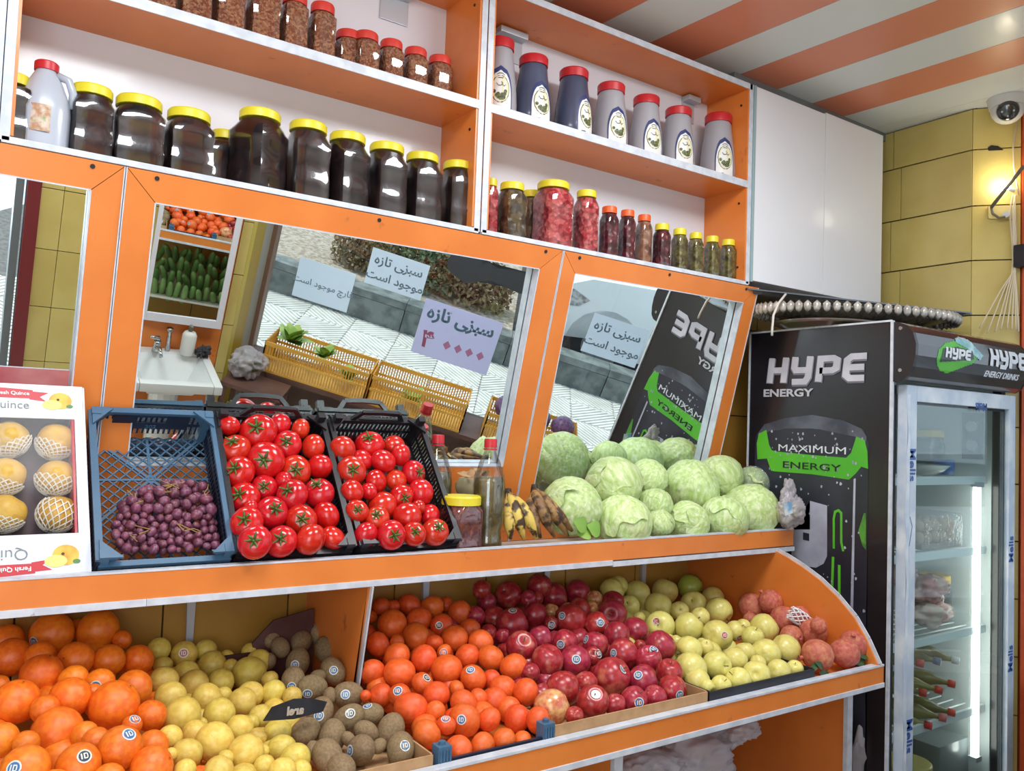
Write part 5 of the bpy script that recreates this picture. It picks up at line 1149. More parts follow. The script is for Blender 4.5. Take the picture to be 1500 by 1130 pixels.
bunch('mostly yellow ageing banana bunch right of the big bottle', (744, 722), [(748, 790, 744, 750), (768, 792, 752, 735), (786, 790, 768, 738)], BAN, (-.13, -.235))
bunch('dark brown spotted banana bunch beside the cabbages', (783, 716), [(792, 788, 770, 748), (812, 787, 782, 728), (832, 786, 798, 728), (838, 778, 806, 740)], BAN2, (-.13, -.24))
# cabbages
from mathutils import noise
CABM = mat('cabbage_leaf', (168, 196, 116), (194, 214, 146), 2.2, rough=.42, bump=.3, bscale=5, rnd=.4, c3=(216, 226, 184), lo3=.46, hi3=.68, scale3=3.2, stretch=(2.4, 2.4, .7))
CABV = mat('cabbage_vein', (208, 220, 172), rough=.45); CABG = mat('cabbage_outer_leaf', (138, 176, 76), (112, 158, 58), 6, rough=.45, rnd=.4)
def cab_mesh(seed):
    b = bmesh.new(); bmesh.ops.create_icosphere(b, subdivisions=5, radius=1); rn_ = random.Random(seed)
    fold = [(Vector((rn_.gauss(0, 1), rn_.gauss(0, 1), rn_.gauss(.3, .6))).normalized(), rn_.uniform(-.1, .55)) for _ in range(7)]
    for v in b.verts:
        n = v.co.normalized(); h = 0
        for i, (a, t) in enumerate(fold):
            dd = n.dot(a)-t-.12*noise.noise(n*2.4+Vector((i, 0, 0)))
            if dd > 0: h = max(h, .0)+.024*min(1, dd/.02)
        # radiating ribs
        vv = noise.noise(Vector((math.atan2(n.y, n.x)*3.2, n.z*1.2, seed)))
        h += -.020*abs(noise.noise(n*3.1+Vector((seed, 1, 2))))+.012*(1-min(1, abs(vv)*9))+.02*noise.noise(n*1.3+Vector((seed*2, 0, 0)))
        v.co = n*(1+h-.035*0); v.co.z *= .93
    me = bpy.data.meshes.new('cabbage'); b.to_mesh(me); b.free(); me.materials.append(CABM)
    for p in me.polygons: p.use_smooth = True
    return me
CM = [cab_mesh(s) for s in range(5)]
_v = MB()
for a0 in np.linspace(-1.1, 1.1, 7):
    pts = [Vector((math.sin(a0*u)*math.sin(.3+u*1.3), -math.cos(a0*u)*math.sin(.3+u*1.3), math.cos(.3+u*1.3)*.93+.0))*1.012 for u in np.linspace(0, 1, 9)]
    _v.tube(pts, [.022, .019, .016, .013, .011, .009, .007, .006, .004], 5)
_v = _v.build('veins', CABV, smooth=True); VEIN = _v.data; bpy.data.objects.remove(_v)
def leafcap(seed, span=1.1):
    b = bmesh.new(); rn_ = random.Random(seed); nu, nv = 16, 8; rows_ = []
    for i in range(nv+1):
        rows_.append([])
        for j in range(nu+1):
            u = -span+2*span*j/nu; v_ = .15+(1.35-.12*math.cos(u*5+seed)+.1*math.sin(u*9+seed))*i/nv; r_ = 1.025+.01*math.sin(u*14+seed)*(i/nv)+.10*(i/nv)**4
            rows_[-1].append(b.verts.new((r_*math.sin(v_)*math.sin(u), -r_*math.sin(v_)*math.cos(u), r_*math.cos(v_)*.93)))
    for a, c in zip(rows_, rows_[1:]):
        for j in range(nu): b.faces.new((a[j], a[j+1], c[j+1], c[j]))
    me = bpy.data.meshes.new('outer_leaf'); b.to_mesh(me); b.free(); me.materials.append(CABM)
    for p in me.polygons: p.use_smooth = True
    return me
CAPS = [leafcap(s, .8+.25*s) for s in range(3)]
KC = [(470, 380, 278, 'large pale cabbage on top of the pile at the left'), (260, 490, 285, 'big green-veined cabbage beside the bananas'), (650, 340, 180, 'small yellowish cabbage on top, behind the front row'), (860, 390, 262, 'veined cabbage on top in the middle of the pile'), (1000, 345, 222, 'smooth pale cabbage at the top right'),
      (1160, 500, 255, 'crinkled leafy cabbage at the front right'), (520, 570, 270, 'whitish cabbage low in the front row at the left'), (700, 572, 140, 'narrow pale cabbage wedged in the front row'), (845, 568, 205, 'light green cabbage in the middle of the front row'), (1020, 547, 225, 'pale cabbage in front at the right, partly in film'), (680, 480, 170, 'yellow-green cabbage half hidden in the middle'), (1165, 370, 160, 'green cabbage wrapped in clear film at the right end')]
items = []
ca, cbk = (-.235, 1.285), (-.10, 1.40)
for e in KC:
    px, py, dm = 760+e[0]*.2933, 600+e[1]*.2933, e[2]*.2933
    nrm = Vector((0, -(cbk[1]-ca[1]), cbk[0]-ca[0])); P = onP(px, py, (0, ca[0], ca[1]), nrm); items.append(dict(P=P, r=dm/2*dep(P)/FPX*1.02, l=e[3]))
relax(items, 80, .97)
rn = random.Random(31)
for k, i in enumerate(items):
    o = bpy.data.objects.new('cabbage', CM[k % 5]); COL.objects.link(o); o.location = i['P']; o.scale = (i['r'], i['r'], i['r']); o.rotation_euler = (rn.uniform(-.5, .9), rn.uniform(-.6, .6), rn.uniform(-.7, .7)); tag(o, i['l'], 'cabbage', 'cabbages')
    part_me('veins', VEIN, o); q = part_me('outer_leaf', CAPS[k % 3], o); q.rotation_euler = (.3, rn.uniform(-.6, .6), rn.uniform(-1, 1))
    if k in (0, 1, 5, 8): q = part_me('outer_leaf', CAPS[(k+1) % 3], o); q.rotation_euler = (rn.uniform(-.3, .8), rn.uniform(.6, 1.4)*rn.choice((-1, 1)), rn.uniform(-1, 1)); q.scale = (1.02,)*3
    if k == 11: q = MB().ball((0, 0, 0), 1.09, 3).build('cling_film', film('cling_film', (.93, .96, .95), .2, .12, haze=.12, bump=.9, bscale=14), smooth=True); q.parent = o
for k, (px, py) in enumerate(((858, 780), (878, 786), (846, 786), (1096, 776), (1128, 772))):
    P = onY(px, py, -.285); lf = leaf(P+Vector((0, 0, .005)), (rn.uniform(-.6, 1), -.1, .35), (0, -1, .4), .055, .026, CABG, 'cabbage_leaf', None, .3); recenter(lf); tag(lf, ['loose green leaf low in front, left of two under the whitish cabbage', 'loose green leaf low in front, right of two under the whitish cabbage', 'loose green leaf next to the dark banana bunch', 'loose leaf tip over the counter edge under the pale right cabbage', 'loose leaf tip over the counter edge under the crinkled cabbage'][k], 'leaf')
# polythene bag at the end of the counter
c = onY(1158, 748, -.335); pb = thing('polythene_bag', 'crumpled clear bag with small blue label at the counter end by the fridge', 'bag', tuple(c))
blob('bag_film', None, None, c, .062, .042, .062, BAG, 5, .3, 5, 4, 1.196, pb); blob('bag_twist', None, None, c+Vector((-.01, 0, .055)), .03, .02, .05, BAG, 8, .4, 4, 4, None, pb)
blob('bag_contents', None, None, c+Vector((-.01, .01, -.01)), .05, .03, .04, mat('herbs_in_bag', (150, 158, 110), (176, 172, 130), 20, rough=.7), 4, .25, 3, 5, 1.197, pb)
MB().poly([onY(1148, 738, -.385), onY(1159, 735, -.385), onY(1161, 752, -.385), onY(1150, 756, -.385)], (0, -1, 0), .001).build('label', mat('pale_blue_label', (120, 170, 206), (220, 228, 232), 40, rough=.4), pb)
# bags stuffed under the fruit shelf
pb = thing('polythene_bags', 'heap of thin clear carrier bags stuffed under the fruit shelf', 'bags', tuple(onY(1000, 1120, -.5)))
for k, (px, py, rx, rz, yy) in enumerate(((1010, 1110, .16, .075, -.5), (950, 1128, .11, .05, -.53), (1070, 1068, .07, .05, -.52))): blob('bag', None, None, onY(px, py, yy), rx, .07, rz, BAG, 11+k, .42, 5, 3, None, pb)
c = onY(1262, 1108, -.55); tag(blob('cardboard_scrap', None, 'x', c, .055, .02, .10, mat('grey_card', (150, 146, 152), rough=.6), 21, .5, 3, 2.2), 'folded grey card and film scraps between the shelf end and the fridge', 'scrap')
# ================================================================== ON TOP OF THE FRIDGE
tr = thing('serving_tray', 'large silver tray lying on top of the drinks fridge', 'tray', (2.02, -.40, 2.03))
SLV = mat('foil_silver', (170, 172, 172), (120, 118, 116), 14, rough=.22, metal=.85)
TA, TB = Vector((1.70, -.19, 2.052)), Vector((2.50, -.545, 2.022)); TO = Vector((.10, .215, .002))
tcn = [TA, TB, TB+TO, TA+TO]; tmid = sum(tcn, Vector())/4
MB().poly([p+(tmid-p)*.06-Vector((0, 0, .012)) for p in tcn], (0, 0, 1), .005).build('tray_plate', SLV, tr)
b = MB()
for a, c_ in zip(tcn, tcn[1:]+tcn[:1]): b.bar(a, c_, .024, .005)
for a, c_ in zip(tcn, tcn[1:]+tcn[:1]): b.quad(a, c_, c_+(tmid-c_)*.06-Vector((0, 0, .012)), a+(tmid-a)*.06-Vector((0, 0, .012)))
b.build('tray_rim', mat('dark_steel_rim', (110, 112, 116), rough=.25, metal=.8), tr)
GLS = mat('cut_glass', (196, 192, 184), (160, 154, 146), 60, rough=.2, metal=.1, coat=.6)
cr_ = thing('cut_glass_platter', 'scalloped cut-glass platter under the silver tray on the fridge', 'platter', (2.10, -.34, 1.96))
ta = -math.radians(22); rx_, ry_ = .385, .19
def tel(a, k, z): x, y = rx_*k*math.cos(a), ry_*k*math.sin(a); return Vector((2.13+x*math.cos(ta)-y*math.sin(ta), -.335+x*math.sin(ta)+y*math.cos(ta), z))
b = MB(); rg = [[b.b.verts.new(tel(2*PI*j/48, k, z)) for j in range(48)] for k, z in ((.6, 1.955), (.97, 1.992), (1.0, 1.994), (.62, 1.962))]
for p_, q_ in zip(rg, rg[1:]+rg[:1]):
    for j in range(48): b.b.faces.new((p_[j], p_[(j+1) % 48], q_[(j+1) % 48], q_[j]))
b.b.faces.new(rg[0][::-1]); b.build('platter', GLS, cr_, smooth=True)
b = MB()
for k in range(66): b.ball(tel(2*PI*k/66, 1.02, 1.99), .015, 1, (1, 1, 1.5))
lab(b.build('scalloped_rim', GLS, cr_, smooth=True), 'beaded scalloped glass rim')
ov = thing('oval_tray', 'dark green patterned oval tray below the platter at its left', 'tray', (1.95, -.30, 1.925))
b = MB(); b.lathe([(.20, 0), (.25, .018), (.26, .018), (.2, .004)], (0, 0, 0), 40)
for v in b.b.verts: v.co = Vector((2.0+v.co.x*.95, -.33+v.co.y*.7, 1.924+v.co.z))
b.build('plate', mat('green_tray', (84, 88, 62), (110, 84, 80), 8, rough=.3, coat=.5), ov, smooth=True)
CBL = mat('white_cable', (206, 200, 192), rough=.5)
o = MB().tube([onY(1151, 431, -.3), onY(1140, 445, -.3), onY(1133, 462, -.3), onY(1131, 484, -.3), onY(1131, 492, -.3)], .004, 8).build('power_cable', CBL, smooth=True); tag(recenter(o), 'short white cable hanging from the tray down to the fridge top', 'cable')
# ================================================================== INSIDE THE FRIDGE
FD = lambda px, py, Y: onY(px, py, Y)
# top shelf: bowl, blue tub, yellow lidded tub
P = FD(1362, 700, -.50); bw = thing('bowl', 'shallow white bowl on the top fridge shelf at the left', 'bowl', (2.29, -.50, 1.432))
MB().lathe([(.03, 0), (.06, .012), (.085, .035), (.082, .036), (.055, .015), (.03, .006)], (2.29, -.50, 1.432), 28).build('bowl_body', mat('china', (216, 212, 204), rough=.2, coat=.5), bw, smooth=True)
o = MB().lathe([(.032, 0), (.034, .05), (.03, .055)], (0, 0, 0), 20).build('blue_tub', mat('blue_plastic', (48, 92, 170), rough=.4), smooth=True); o.location = (2.425, -.50, 1.432); tag(o, 'small blue tub on the top fridge shelf', 'tub')
make_jar('preserve_jar', 'wide jar with yellow-gold lid at the back of the top fridge shelf', None, (2.47, -.40, 1.432), .16, .12, mat('dim_preserve', (90, 100, 90), (70, 80, 74), 20, rough=.4), mat('gold_lid', (206, 170, 70), rough=.35), .024, .06)
ep = thing('egg_carton', 'tray of eggs in clear film on the second fridge shelf', 'egg carton', (2.3, -.42, 1.182))
MB().box(2.17, -.56, 1.182, 2.43, -.32, 1.20, .003).build('carton', mat('grey_pulp', (150, 136, 126), rough=.9), ep)
em = MB().lathe([(.006, 0), (.017, .008), (.021, .02), (.018, .036), (.008, .046)], (0, 0, 0), 12).build('egg', mat('egg_shell', (206, 176, 150), rough=.5), smooth=True); e_me = em.data; bpy.data.objects.remove(em)
for i in range(5):
    for j in range(4):
        for lv in range(2):
            o = bpy.data.objects.new('egg', e_me); COL.objects.link(o); o.location = (2.195+i*.05, -.532+j*.055, 1.196+lv*.04); attach(o, ep)
MB().box(2.166, -.565, 1.181, 2.435, -.315, 1.30, .012).build('wrap', film('egg_film', (.95, .95, .95), .10, .15, haze=.04, bump=.9, bscale=25), ep)
# third shelf: meat bags and a jar with gold lid
MEAT = mat('pink_meat', (214, 132, 128), (226, 176, 166), 14, rough=.5, c3=(236, 216, 204), lo3=.5, hi3=.65, scale3=12)
for k, (x, z, rx, rz, lb_) in enumerate(((2.29, .955, .10, .05, 'clear bag of pale pink meat lying at the bottom left of the third fridge shelf'), (2.27, 1.04, .09, .055, 'clear bag of pink meat on top of the other, third fridge shelf'), (2.12, 1.10, .035, .05, 'small knotted bag of pink meat against the fridge door edge'))):
    t = thing('meat_bag', lb_, 'bag', (x, -.52, z)); blob('meat', None, None, (x, -.52, z), rx, .06, rz, MEAT, 31+k, .35, 4, 4, .902, t); blob('bag_film', None, None, (x, -.52, z), rx*1.06, .064, rz*1.07, film('meat_film', (.98, .95, .95), .06, .25, haze=.05, bump=.5, bscale=20), 31+k, .35, 4, 4, .9015, t)
make_jar('preserve_jar', 'dark jar with gold lid behind the meat bags in the fridge', None, (2.44, -.46, .902), .165, .10, mat('dark_preserve', (40, 42, 56), rough=.3), mat('gold_lid', (206, 170, 70)), .026, .048)
# fourth shelf: small drink bottles lying, caps to the front
DRK = mat('amber_drink', (120, 112, 60), (150, 140, 80), 10, rough=.2, coat=.6); CRC = mat('coral_cap', (214, 74, 52), rough=.4)
bo = [((1351, 973), 'coral'), ((1397, 1003), 'coral'), ((1378, 1012), 'coral'), ((1355, 1016), 'coral'), ((1397, 1045), 'coral'), ((1384, 1053), 'pink'), ((1363, 1064), 'red'), ((1376, 970), 'blue'), ((1403, 969), 'white')]
capm = dict(coral=CRC, pink=mat('pink_cap', (214, 110, 110), rough=.4), red=mat('scarlet_cap', (206, 50, 50), rough=.4), blue=mat('grey_blue_cap', (110, 124, 150), rough=.4), white=mat('white_cap', (224, 226, 226), rough=.4))
for k, ((px, py), cn) in enumerate(bo):
    Pc = FD(px, py, -.60); d = Vector((-.55, .80, .12)); d.normalize()
    if cn in ('blue', 'white'): d = Vector((-.3, .95, .1)).normalized()
    t = thing('drink_bottle', 'small amber drink bottle lying in the fridge with %s cap, %s' % (cn, ['upper left', 'upper right', 'in the middle', 'middle left', 'lower right', 'bottom middle', 'bottom left, lowest of all', 'at the very top', 'at the top right'][k]), 'bottle', tuple(Pc), 'bottles lying in the fridge')
    L_ = .17; q = lambda s_: Pc+d*s_
    MB().tube([q(.014), q(.03), q(.05), q(.075), q(.10), q(L_)], [.008, .009, .014, .024, .026, .024], 14).build('bottle_body', DRK, t, smooth=True)
    MB().tube([q(-.004), q(.018)], [.0125, .0125], 14).build('cap', capm[cn], t, smooth=True)
o = MB().lathe([(.07, 0), (.078, .075), (.08, .078), (.08, .10), (.076, .104)], (0, 0, 0), 28).build('food_tub', mat('cream_lid', (206, 190, 110), rough=.4), smooth=True, ang=.6); o.location = (2.20, -.50, .36); tag(o, 'round tub with cream lid on the bottom fridge shelf', 'tub')
o = MB().box(-.1, -.08, 0, .1, .08, .14, .01).build('food_box', mat('smoky_box', (130, 140, 144), rough=.3, coat=.4), smooth=True, ang=.6); o.location = (2.42, -.47, .36); tag(o, 'smoky plastic food box on the bottom fridge shelf', 'box')
# ================================================================== RIGHT WALL FITTINGS
Pd = onP(1476, 150, dgp(.06, 0, -.07), dn)
dm_ = thing('dome_camera', 'white turret security camera on the ceiling at the top right', 'camera', (Pd.x, Pd.y, CEIL))
HV = mat('camera_white', (222, 222, 220), rough=.35)
rr = 26*dep(Pd)/FPX
MB().lathe([(rr*1.02, 0), (rr*1.0, -.015), (rr*.92, -.035)], (Pd.x, Pd.y, CEIL), 32).build('mount', HV, dm_, smooth=True, ang=.8)
MB().ball((Pd.x, Pd.y, CEIL-.040), rr*.86, 3, (1, 1, .95)).build('turret', HV, dm_, smooth=True)
fd = (CAM-Vector((Pd.x, Pd.y, CEIL-.04))).normalized(); fd = (fd+Vector((.06, 0, -.06))).normalized(); c = Vector((Pd.x, Pd.y, CEIL-.040))
MB().tube([c+fd*rr*.62, c+fd*rr*.80, c+fd*rr*.86], [rr*.58, rr*.52, rr*.3], 24).build('lens_window', mat('black_lens', (34, 38, 44), rough=.12, coat=1), dm_, smooth=True)
e1 = fd.orthogonal().normalized(); e2 = fd.cross(e1); b = MB()
for a in (.6, 2.2, 3.9, 5.4): b.ball(c+fd*rr*.84+(e1*math.cos(a)+e2*math.sin(a))*rr*.28, .0045, 1)
b.build('led_ring', mat('pale_led', (190, 200, 200), rough=.3), dm_)
# bulb, bracket, cables, socket
def D_(px, py, o=-.02): return onP(px, py, dgp(0, 0, o), dn)
bl_ = thing('wall_bulb', 'small glowing bulb on the yellow wall behind a grey bracket', 'lamp', tuple(D_(1474, 273, -.02)))
MB().ball(D_(1474, 273, -.03), .016, 3).build('bulb', mat('bulb_glow', (255, 244, 214), emit=30), bl_, smooth=True)
MB().tube([D_(1478, 276, -.028), D_(1486, 279, -.02)], .009, 10).build('holder', HV, bl_)
pl_ = bpy.data.lights.new('bulb_light', 'POINT'); pl_.energy = .9; pl_.specular_factor = .25; pl_.color = (1, .9, .66); pl_.shadow_soft_size = .04; po = bpy.data.objects.new('bulb_light', pl_); COL.objects.link(po); po.location = D_(1474, 262, -.06)
br = MB(); br.tube([D_(1452, 304, -.03), D_(1500, 243, -.10)], .007, 8).tube([D_(1452, 304, -.03), D_(1454, 313, -.03), D_(1463, 319, -.03), D_(1472, 318, -.028)], .005, 8)
tag(recenter(br.build('steel_bracket', mat('grey_bracket', (128, 122, 110), rough=.45, metal=.3), smooth=True)), 'grey hooked metal bracket slanting across the bulb', 'bracket')
so_ = thing('wall_socket', 'small cream wall socket under the bracket hook', 'socket', tuple(D_(1466, 312, -.01)))
MB().poly([D_(1447, 303, -.002), D_(1482, 302, -.002), D_(1482, 322, -.002), D_(1447, 321, -.002)], dn, -.01).build('plate', mat('cream_plate', (214, 196, 130), rough=.5), so_)
MB().tube([D_(1474, 314, -.012), D_(1474, 314, -.03)], .012, 12).build('plug', HV, so_)
CC = mat('cream_cable', (218, 206, 178), rough=.5)
b = MB(); b.tube([D_(1489, 182, -.015), D_(1484, 215, -.015), D_(1485, 245, -.02), D_(1492, 285, -.02)], .0035, 6)
tag(recenter(b.build('camera_cable', CC, smooth=True)), 'thin white cable running down from the security camera', 'cable')
cbn = thing('cable_bundle', 'bundle of cream cables hanging on the wall above the fridge', 'cables', tuple(D_(1488, 300)))
rn = random.Random(6)
for k in range(8):
    x = 1484+rn.uniform(-3, 5); e = [1435, 1446, 1458, 1466, 1475, 1482, 1488, 1492][k]; pts = [D_(x, 285, -.02), D_(x-rn.uniform(-2, 5), 310+rn.uniform(-5, 5), -.03), D_(x+rn.uniform(-4, 3), 350, -.02), D_(x, 390, -.02), D_(1487+(e-1487)*.4, 425, -.03), D_(e, 485+rn.uniform(-4, 6), -.05)]
    s_ = []
    for i in range(len(pts)-1):
        for j in range(4):
            u = j/4; p0 = pts[max(i-1, 0)]; p1 = pts[i]; p2 = pts[i+1]; p3 = pts[min(i+2, len(pts)-1)]
            s_.append(.5*((2*p1)+(-p0+p2)*u+(2*p0-5*p1+4*p2-p3)*u*u+(-p0+3*p1-3*p2+p3)*u**3))
    s_.append(pts[-1]); MB().tube(s_, .0028, 5).build('cable', CC, cbn, smooth=True)
ho = MB().poly([D_(1447, 216, -.001), D_(1452, 213, -.001), D_(1462, 214, -.001), D_(1470, 220, -.001), D_(1448, 221, -.001)], dn, -.001).build('chipped_hole', DARK, wd)
o = MB().box(-.02, -.02, 0, .02, .02, .085, .006).build('adapter', BLACK, smooth=True, ang=.6); q = D_(1496, 392, -.03); o.location = q; tag(o, 'black power adapter at the right edge among the cables', 'adapter')
# ================================================================== BEHIND THE CAMERA, SEEN IN THE MIRRORS
# sink with tap, mirror over it
snk = thing('wash_basin', 'white wash basin below the small mirror, seen in the wide mirror', 'sink', (.32, -1.95, .5))
CHN = mat('white_ceramic', (222, 226, 226), rough=.15, coat=.5)
b = MB().box(.10, SW+.005, .66, .50, SW+.05, .74, .01).box(.10, SW+.05, .69, .14, -1.74, .735, .01).box(.46, SW+.05, .69, .50, -1.74, .735, .01).box(.14, -1.79, .69, .46, -1.74, .735, .01)
b.build('rim', CHN, snk, smooth=True, ang=.6)
b = MB(); b.poly([(.14, -2.07, .73), (.46, -2.07, .73), (.40, -2.0, .62), (.20, -2.0, .62)]).poly([(.14, -1.79, .73), (.46, -1.79, .73), (.40, -1.86, .62), (.20, -1.86, .62)]).poly([(.14, -2.07, .73), (.20, -2.0, .62), (.20, -1.86, .62), (.14, -1.79, .73)]).poly([(.46, -2.07, .73), (.40, -2.0, .62), (.40, -1.86, .62), (.46, -1.79, .73)]).poly([(.20, -2.0, .62), (.40, -2.0, .62), (.40, -1.86, .62), (.20, -1.86, .62)])
b.build('bowl', CHN, snk); MB().lathe([(.018, 0), (.012, .002)], (.26, -1.93, .621), 16).build('drain', BLACK, snk)
MB().lathe([(.05, 0), (.07, .5)], (.3, -1.98, .10), 16).build('pedestal', CHN, snk)
tp = thing('mixer_tap', 'chrome mixer tap on the wash basin', 'tap', (.26, -2.06, .742))
CRM = mat('chrome', (190, 192, 194), rough=.12, metal=1)
MB().tube([(.25, -2.06, .742), (.25, -2.06, .80)], [.02, .016], 14).build('tap_body', CRM, tp, smooth=True)
MB().tube([(.25, -2.05, .77), (.25, -1.99, .79), (.25, -1.94, .775)], [.011, .010, .009], 10).build('spout', CRM, tp, smooth=True)
MB().tube([(.25, -2.06, .80), (.25, -2.06, .815), (.21, -2.03, .83)], [.013, .011, .006], 10).build('lever', CRM, tp, smooth=True)
tp = thing('side_tap', 'upright steel sprayer standing beside the mixer tap', 'tap', (.305, -2.085, .742))
MB().tube([(.305, -2.085, .742), (.302, -2.085, .84), (.30, -2.08, .86)], [.012, .010, .016], 12).build('sprayer', CRM, tp, smooth=True)
sp_ = thing('soap_bottle', 'white soap pump bottle standing on the wash basin', 'soap bottle', (.39, -2.065, .742))
MB().lathe([(.032, 0), (.034, .01), (.034, .10), (.026, .115), (.012, .12)], (.39, -2.065, .742), 20).build('bottle_body', mat('scuffed_white', (214, 214, 208), rough=.4), sp_, smooth=True, ang=.8)
MB().tube([(.39, -2.065, .86), (.39, -2.065, .89), (.39, -2.04, .893)], [.010, .008, .005], 10).build('pump', mat('grey_green_pump', (120, 124, 112), rough=.4), sp_, smooth=True)
blob('scouring_pad', None, 'x', (.462, -2.05, .765), .035, .03, .028, mat('dark_scourer', (60, 56, 60), rough=.9), 40, .7, 4, 6); tag(bpy.data.objects['scouring_pad'], 'dark scouring pad on the corner of the wash basin', 'scourer')
sm_ = thing('small_mirror', 'white framed mirror on the orange panel above the basin', 'mirror', (.35, SW+.01, .9))
MB().box(.17, SW+.001, .885, .53, SW+.014, .925).box(.17, SW+.001, 1.70, .53, SW+.014, 1.74).box(.17, SW+.001, .925, .19, SW+.014, 1.70).box(.503, SW+.001, .925, .53, SW+.014, 1.70).build('frame', WHITE, sm_)
MB().box(.19, SW+.002, .925, .503, SW+.007, 1.70).build('mirror_glass', MIRROR, sm_)
sm_.rotation_euler = (0, 0, math.radians(5)); sm_.location.y += .022
# cucumbers on the shelf under the fruit
CUC = mat('cucumber_skin', (84, 116, 52), (116, 144, 78), 5, rough=.45, rnd=.5, c3=(160, 180, 112), lo3=.62, hi3=.8, scale3=3)
cm_ = MB().tube([(0, 0, -.075), (.002, 0, -.07), (.004, 0, -.03), (.003, 0, .02), (0, 0, .06), (-.003, 0, .075)], [.004, .012, .0165, .0165, .013, .005], 10).build('cucumber', CUC, smooth=True); c_me = cm_.data; bpy.data.objects.remove(cm_)
rn = random.Random(8)
for i in range(44):
    cx_, lay = i % 11, i // 11
    o = bpy.data.objects.new('cucumber', c_me); COL.objects.link(o); o.location = (.24+cx_*.045+rn.uniform(-.006, .006), -.56+lay*.085+rn.uniform(-.01, .01), .45+lay*.055+.012*(cx_ % 2)); o.scale = (1.3,)*3; o.rotation_euler = (.65+rn.uniform(-.2, .2), rn.uniform(-.25, .25), rn.uniform(-.3, .3))
    tag(o, 'cucumber in the heap on the bottom shelf, %s row up, %s from the left' % (ordn(lay), ordn(cx_)), 'cucumber', 'cucumbers on the bottom shelf')
# yellow crates on the window sill
YC_ = mat('yellow_crate', (234, 184, 88), (222, 170, 74), 5, rough=.45)
def wcrate(label, u0, u1, z0=.702, h=.165, o0=.03, o1=.25, taper=0):
    t = thing('yellow_crate', label, 'crate', tuple(wp((u0+u1)/2, z0, (o0+o1)/2)))
    for (a, b_) in (((u0, o1), (u1, o1)), ((u0, o0), (u1, o0)), ((u0, o0), (u0, o1)), ((u1, o0), (u1, o1))):
        m_ = MB(); A_v, B_v = Vector(a), Vector(b_); n_ = int((B_v-A_v).length/.014)
        for z in (z0+.006, z0+h*.52, z0+h-.012): m_.bar(wp(a[0], z, a[1]), wp(b_[0], z, b_[1]), .006, .02 if z > z0+h*.8 else .012)
        for i in range(n_+1):
            q = A_v+(B_v-A_v)*i/n_; m_.bar(wp(q.x, z0, q.y), wp(q.x, z0+h, q.y), .005, .005)
        m_.build('side_panel', YC_, t)
    MB().poly([wp(u0, z0, o0), wp(u1, z0, o0), wp(u1, z0, o1), wp(u0, z0, o1)], (0, 0, 1), .003).build('base', YC_, t)
    return t
wcrate('long yellow slatted crate with lettuce on the window sill, nearer the door', .12, .665)
wcrate('yellow slatted crate on the window sill, middle one of three', .68, 1.185)
wcrate('yellow slatted crate with purple cabbages at the right end of the sill', 1.30, 1.78)
LT = mat('lettuce', (176, 200, 110), (140, 176, 80), 10, rough=.5)
def lettuce(label, u, z, s_, seed):
    t = thing('lettuce', label, 'lettuce', tuple(wp(u, z, .14))); rn_ = random.Random(seed)
    for k in range(16):
        a = rn_.uniform(0, 6.28); e = rn_.uniform(.2, 1.2); leaf(wp(u, z, .14), (math.cos(a)*math.cos(e), math.sin(a)*math.cos(e), math.sin(e)), (-math.cos(a), -math.sin(a), .5), s_*rn_.uniform(.7, 1.1), s_*.36, LT, 'leaf', t)
lettuce('frilly pale lettuce at the left end of the long yellow crate', .22, .85, .12, 1); lettuce('pale lettuce head in the middle of the long yellow crate', .40, .83, .08, 2); lettuce('greener lettuce low in the right half of the long yellow crate', .55, .76, .08, 3); lettuce('green lettuce in the middle yellow crate', .9, .74, .09, 4)
PC = mat('purple_cabbage', (98, 70, 112), (130, 100, 140), 4, rough=.4, bump=.2, bscale=8)
for k, (u, z, r) in enumerate(((1.40, .875, .07), (1.56, .87, .062), (1.70, .865, .058))):
    o = bpy.data.objects.new('purple_cabbage', CM[k].copy()); o.data.materials.clear(); o.data.materials.append(PC); COL.objects.link(o); o.location = wp(u, z, .14); o.scale = (r,)*3
    tag(o, 'purple cabbage in the sill crate, %s' % ['largest and leftmost as the mirror shows it', 'middle one of three', 'rightmost one of three'][k], 'cabbage', 'purple cabbages on the sill')
c = wp(.08, .76, .34); pbx = thing('greens_bag', 'clear bag over greens in front of the long yellow crate', 'bag', tuple(c)); blob('bag_film', None, None, c, .10, .08, .075, BAG, 51, .3, 5, 2.5, None, pbx); blob('greens', None, None, c, .08, .06, .055, mat('dim_greens', (96, 116, 88), (70, 96, 70), 14, rough=.7), 52, .3, 3, 5, None, pbx)
tb = thing('stand_table', 'low brown stand under the bagged greens by the window', 'stand', tuple(wp(.15, .3, .36)))
MB().poly([wp(0, .66, .27), wp(.3, .66, .27), wp(.3, .66, .46), wp(0, .66, .46)], (0, 0, 1), .02).build('top', mat('brown_board_top', (104, 74, 64)), tb)
for u in (.02, .28):
    for o_ in (.28, .45): MB().bar(wp(u, 0, o_), wp(u, .66, o_), .02).build('leg', mat('brown_board_top', (104, 74, 64)), tb)
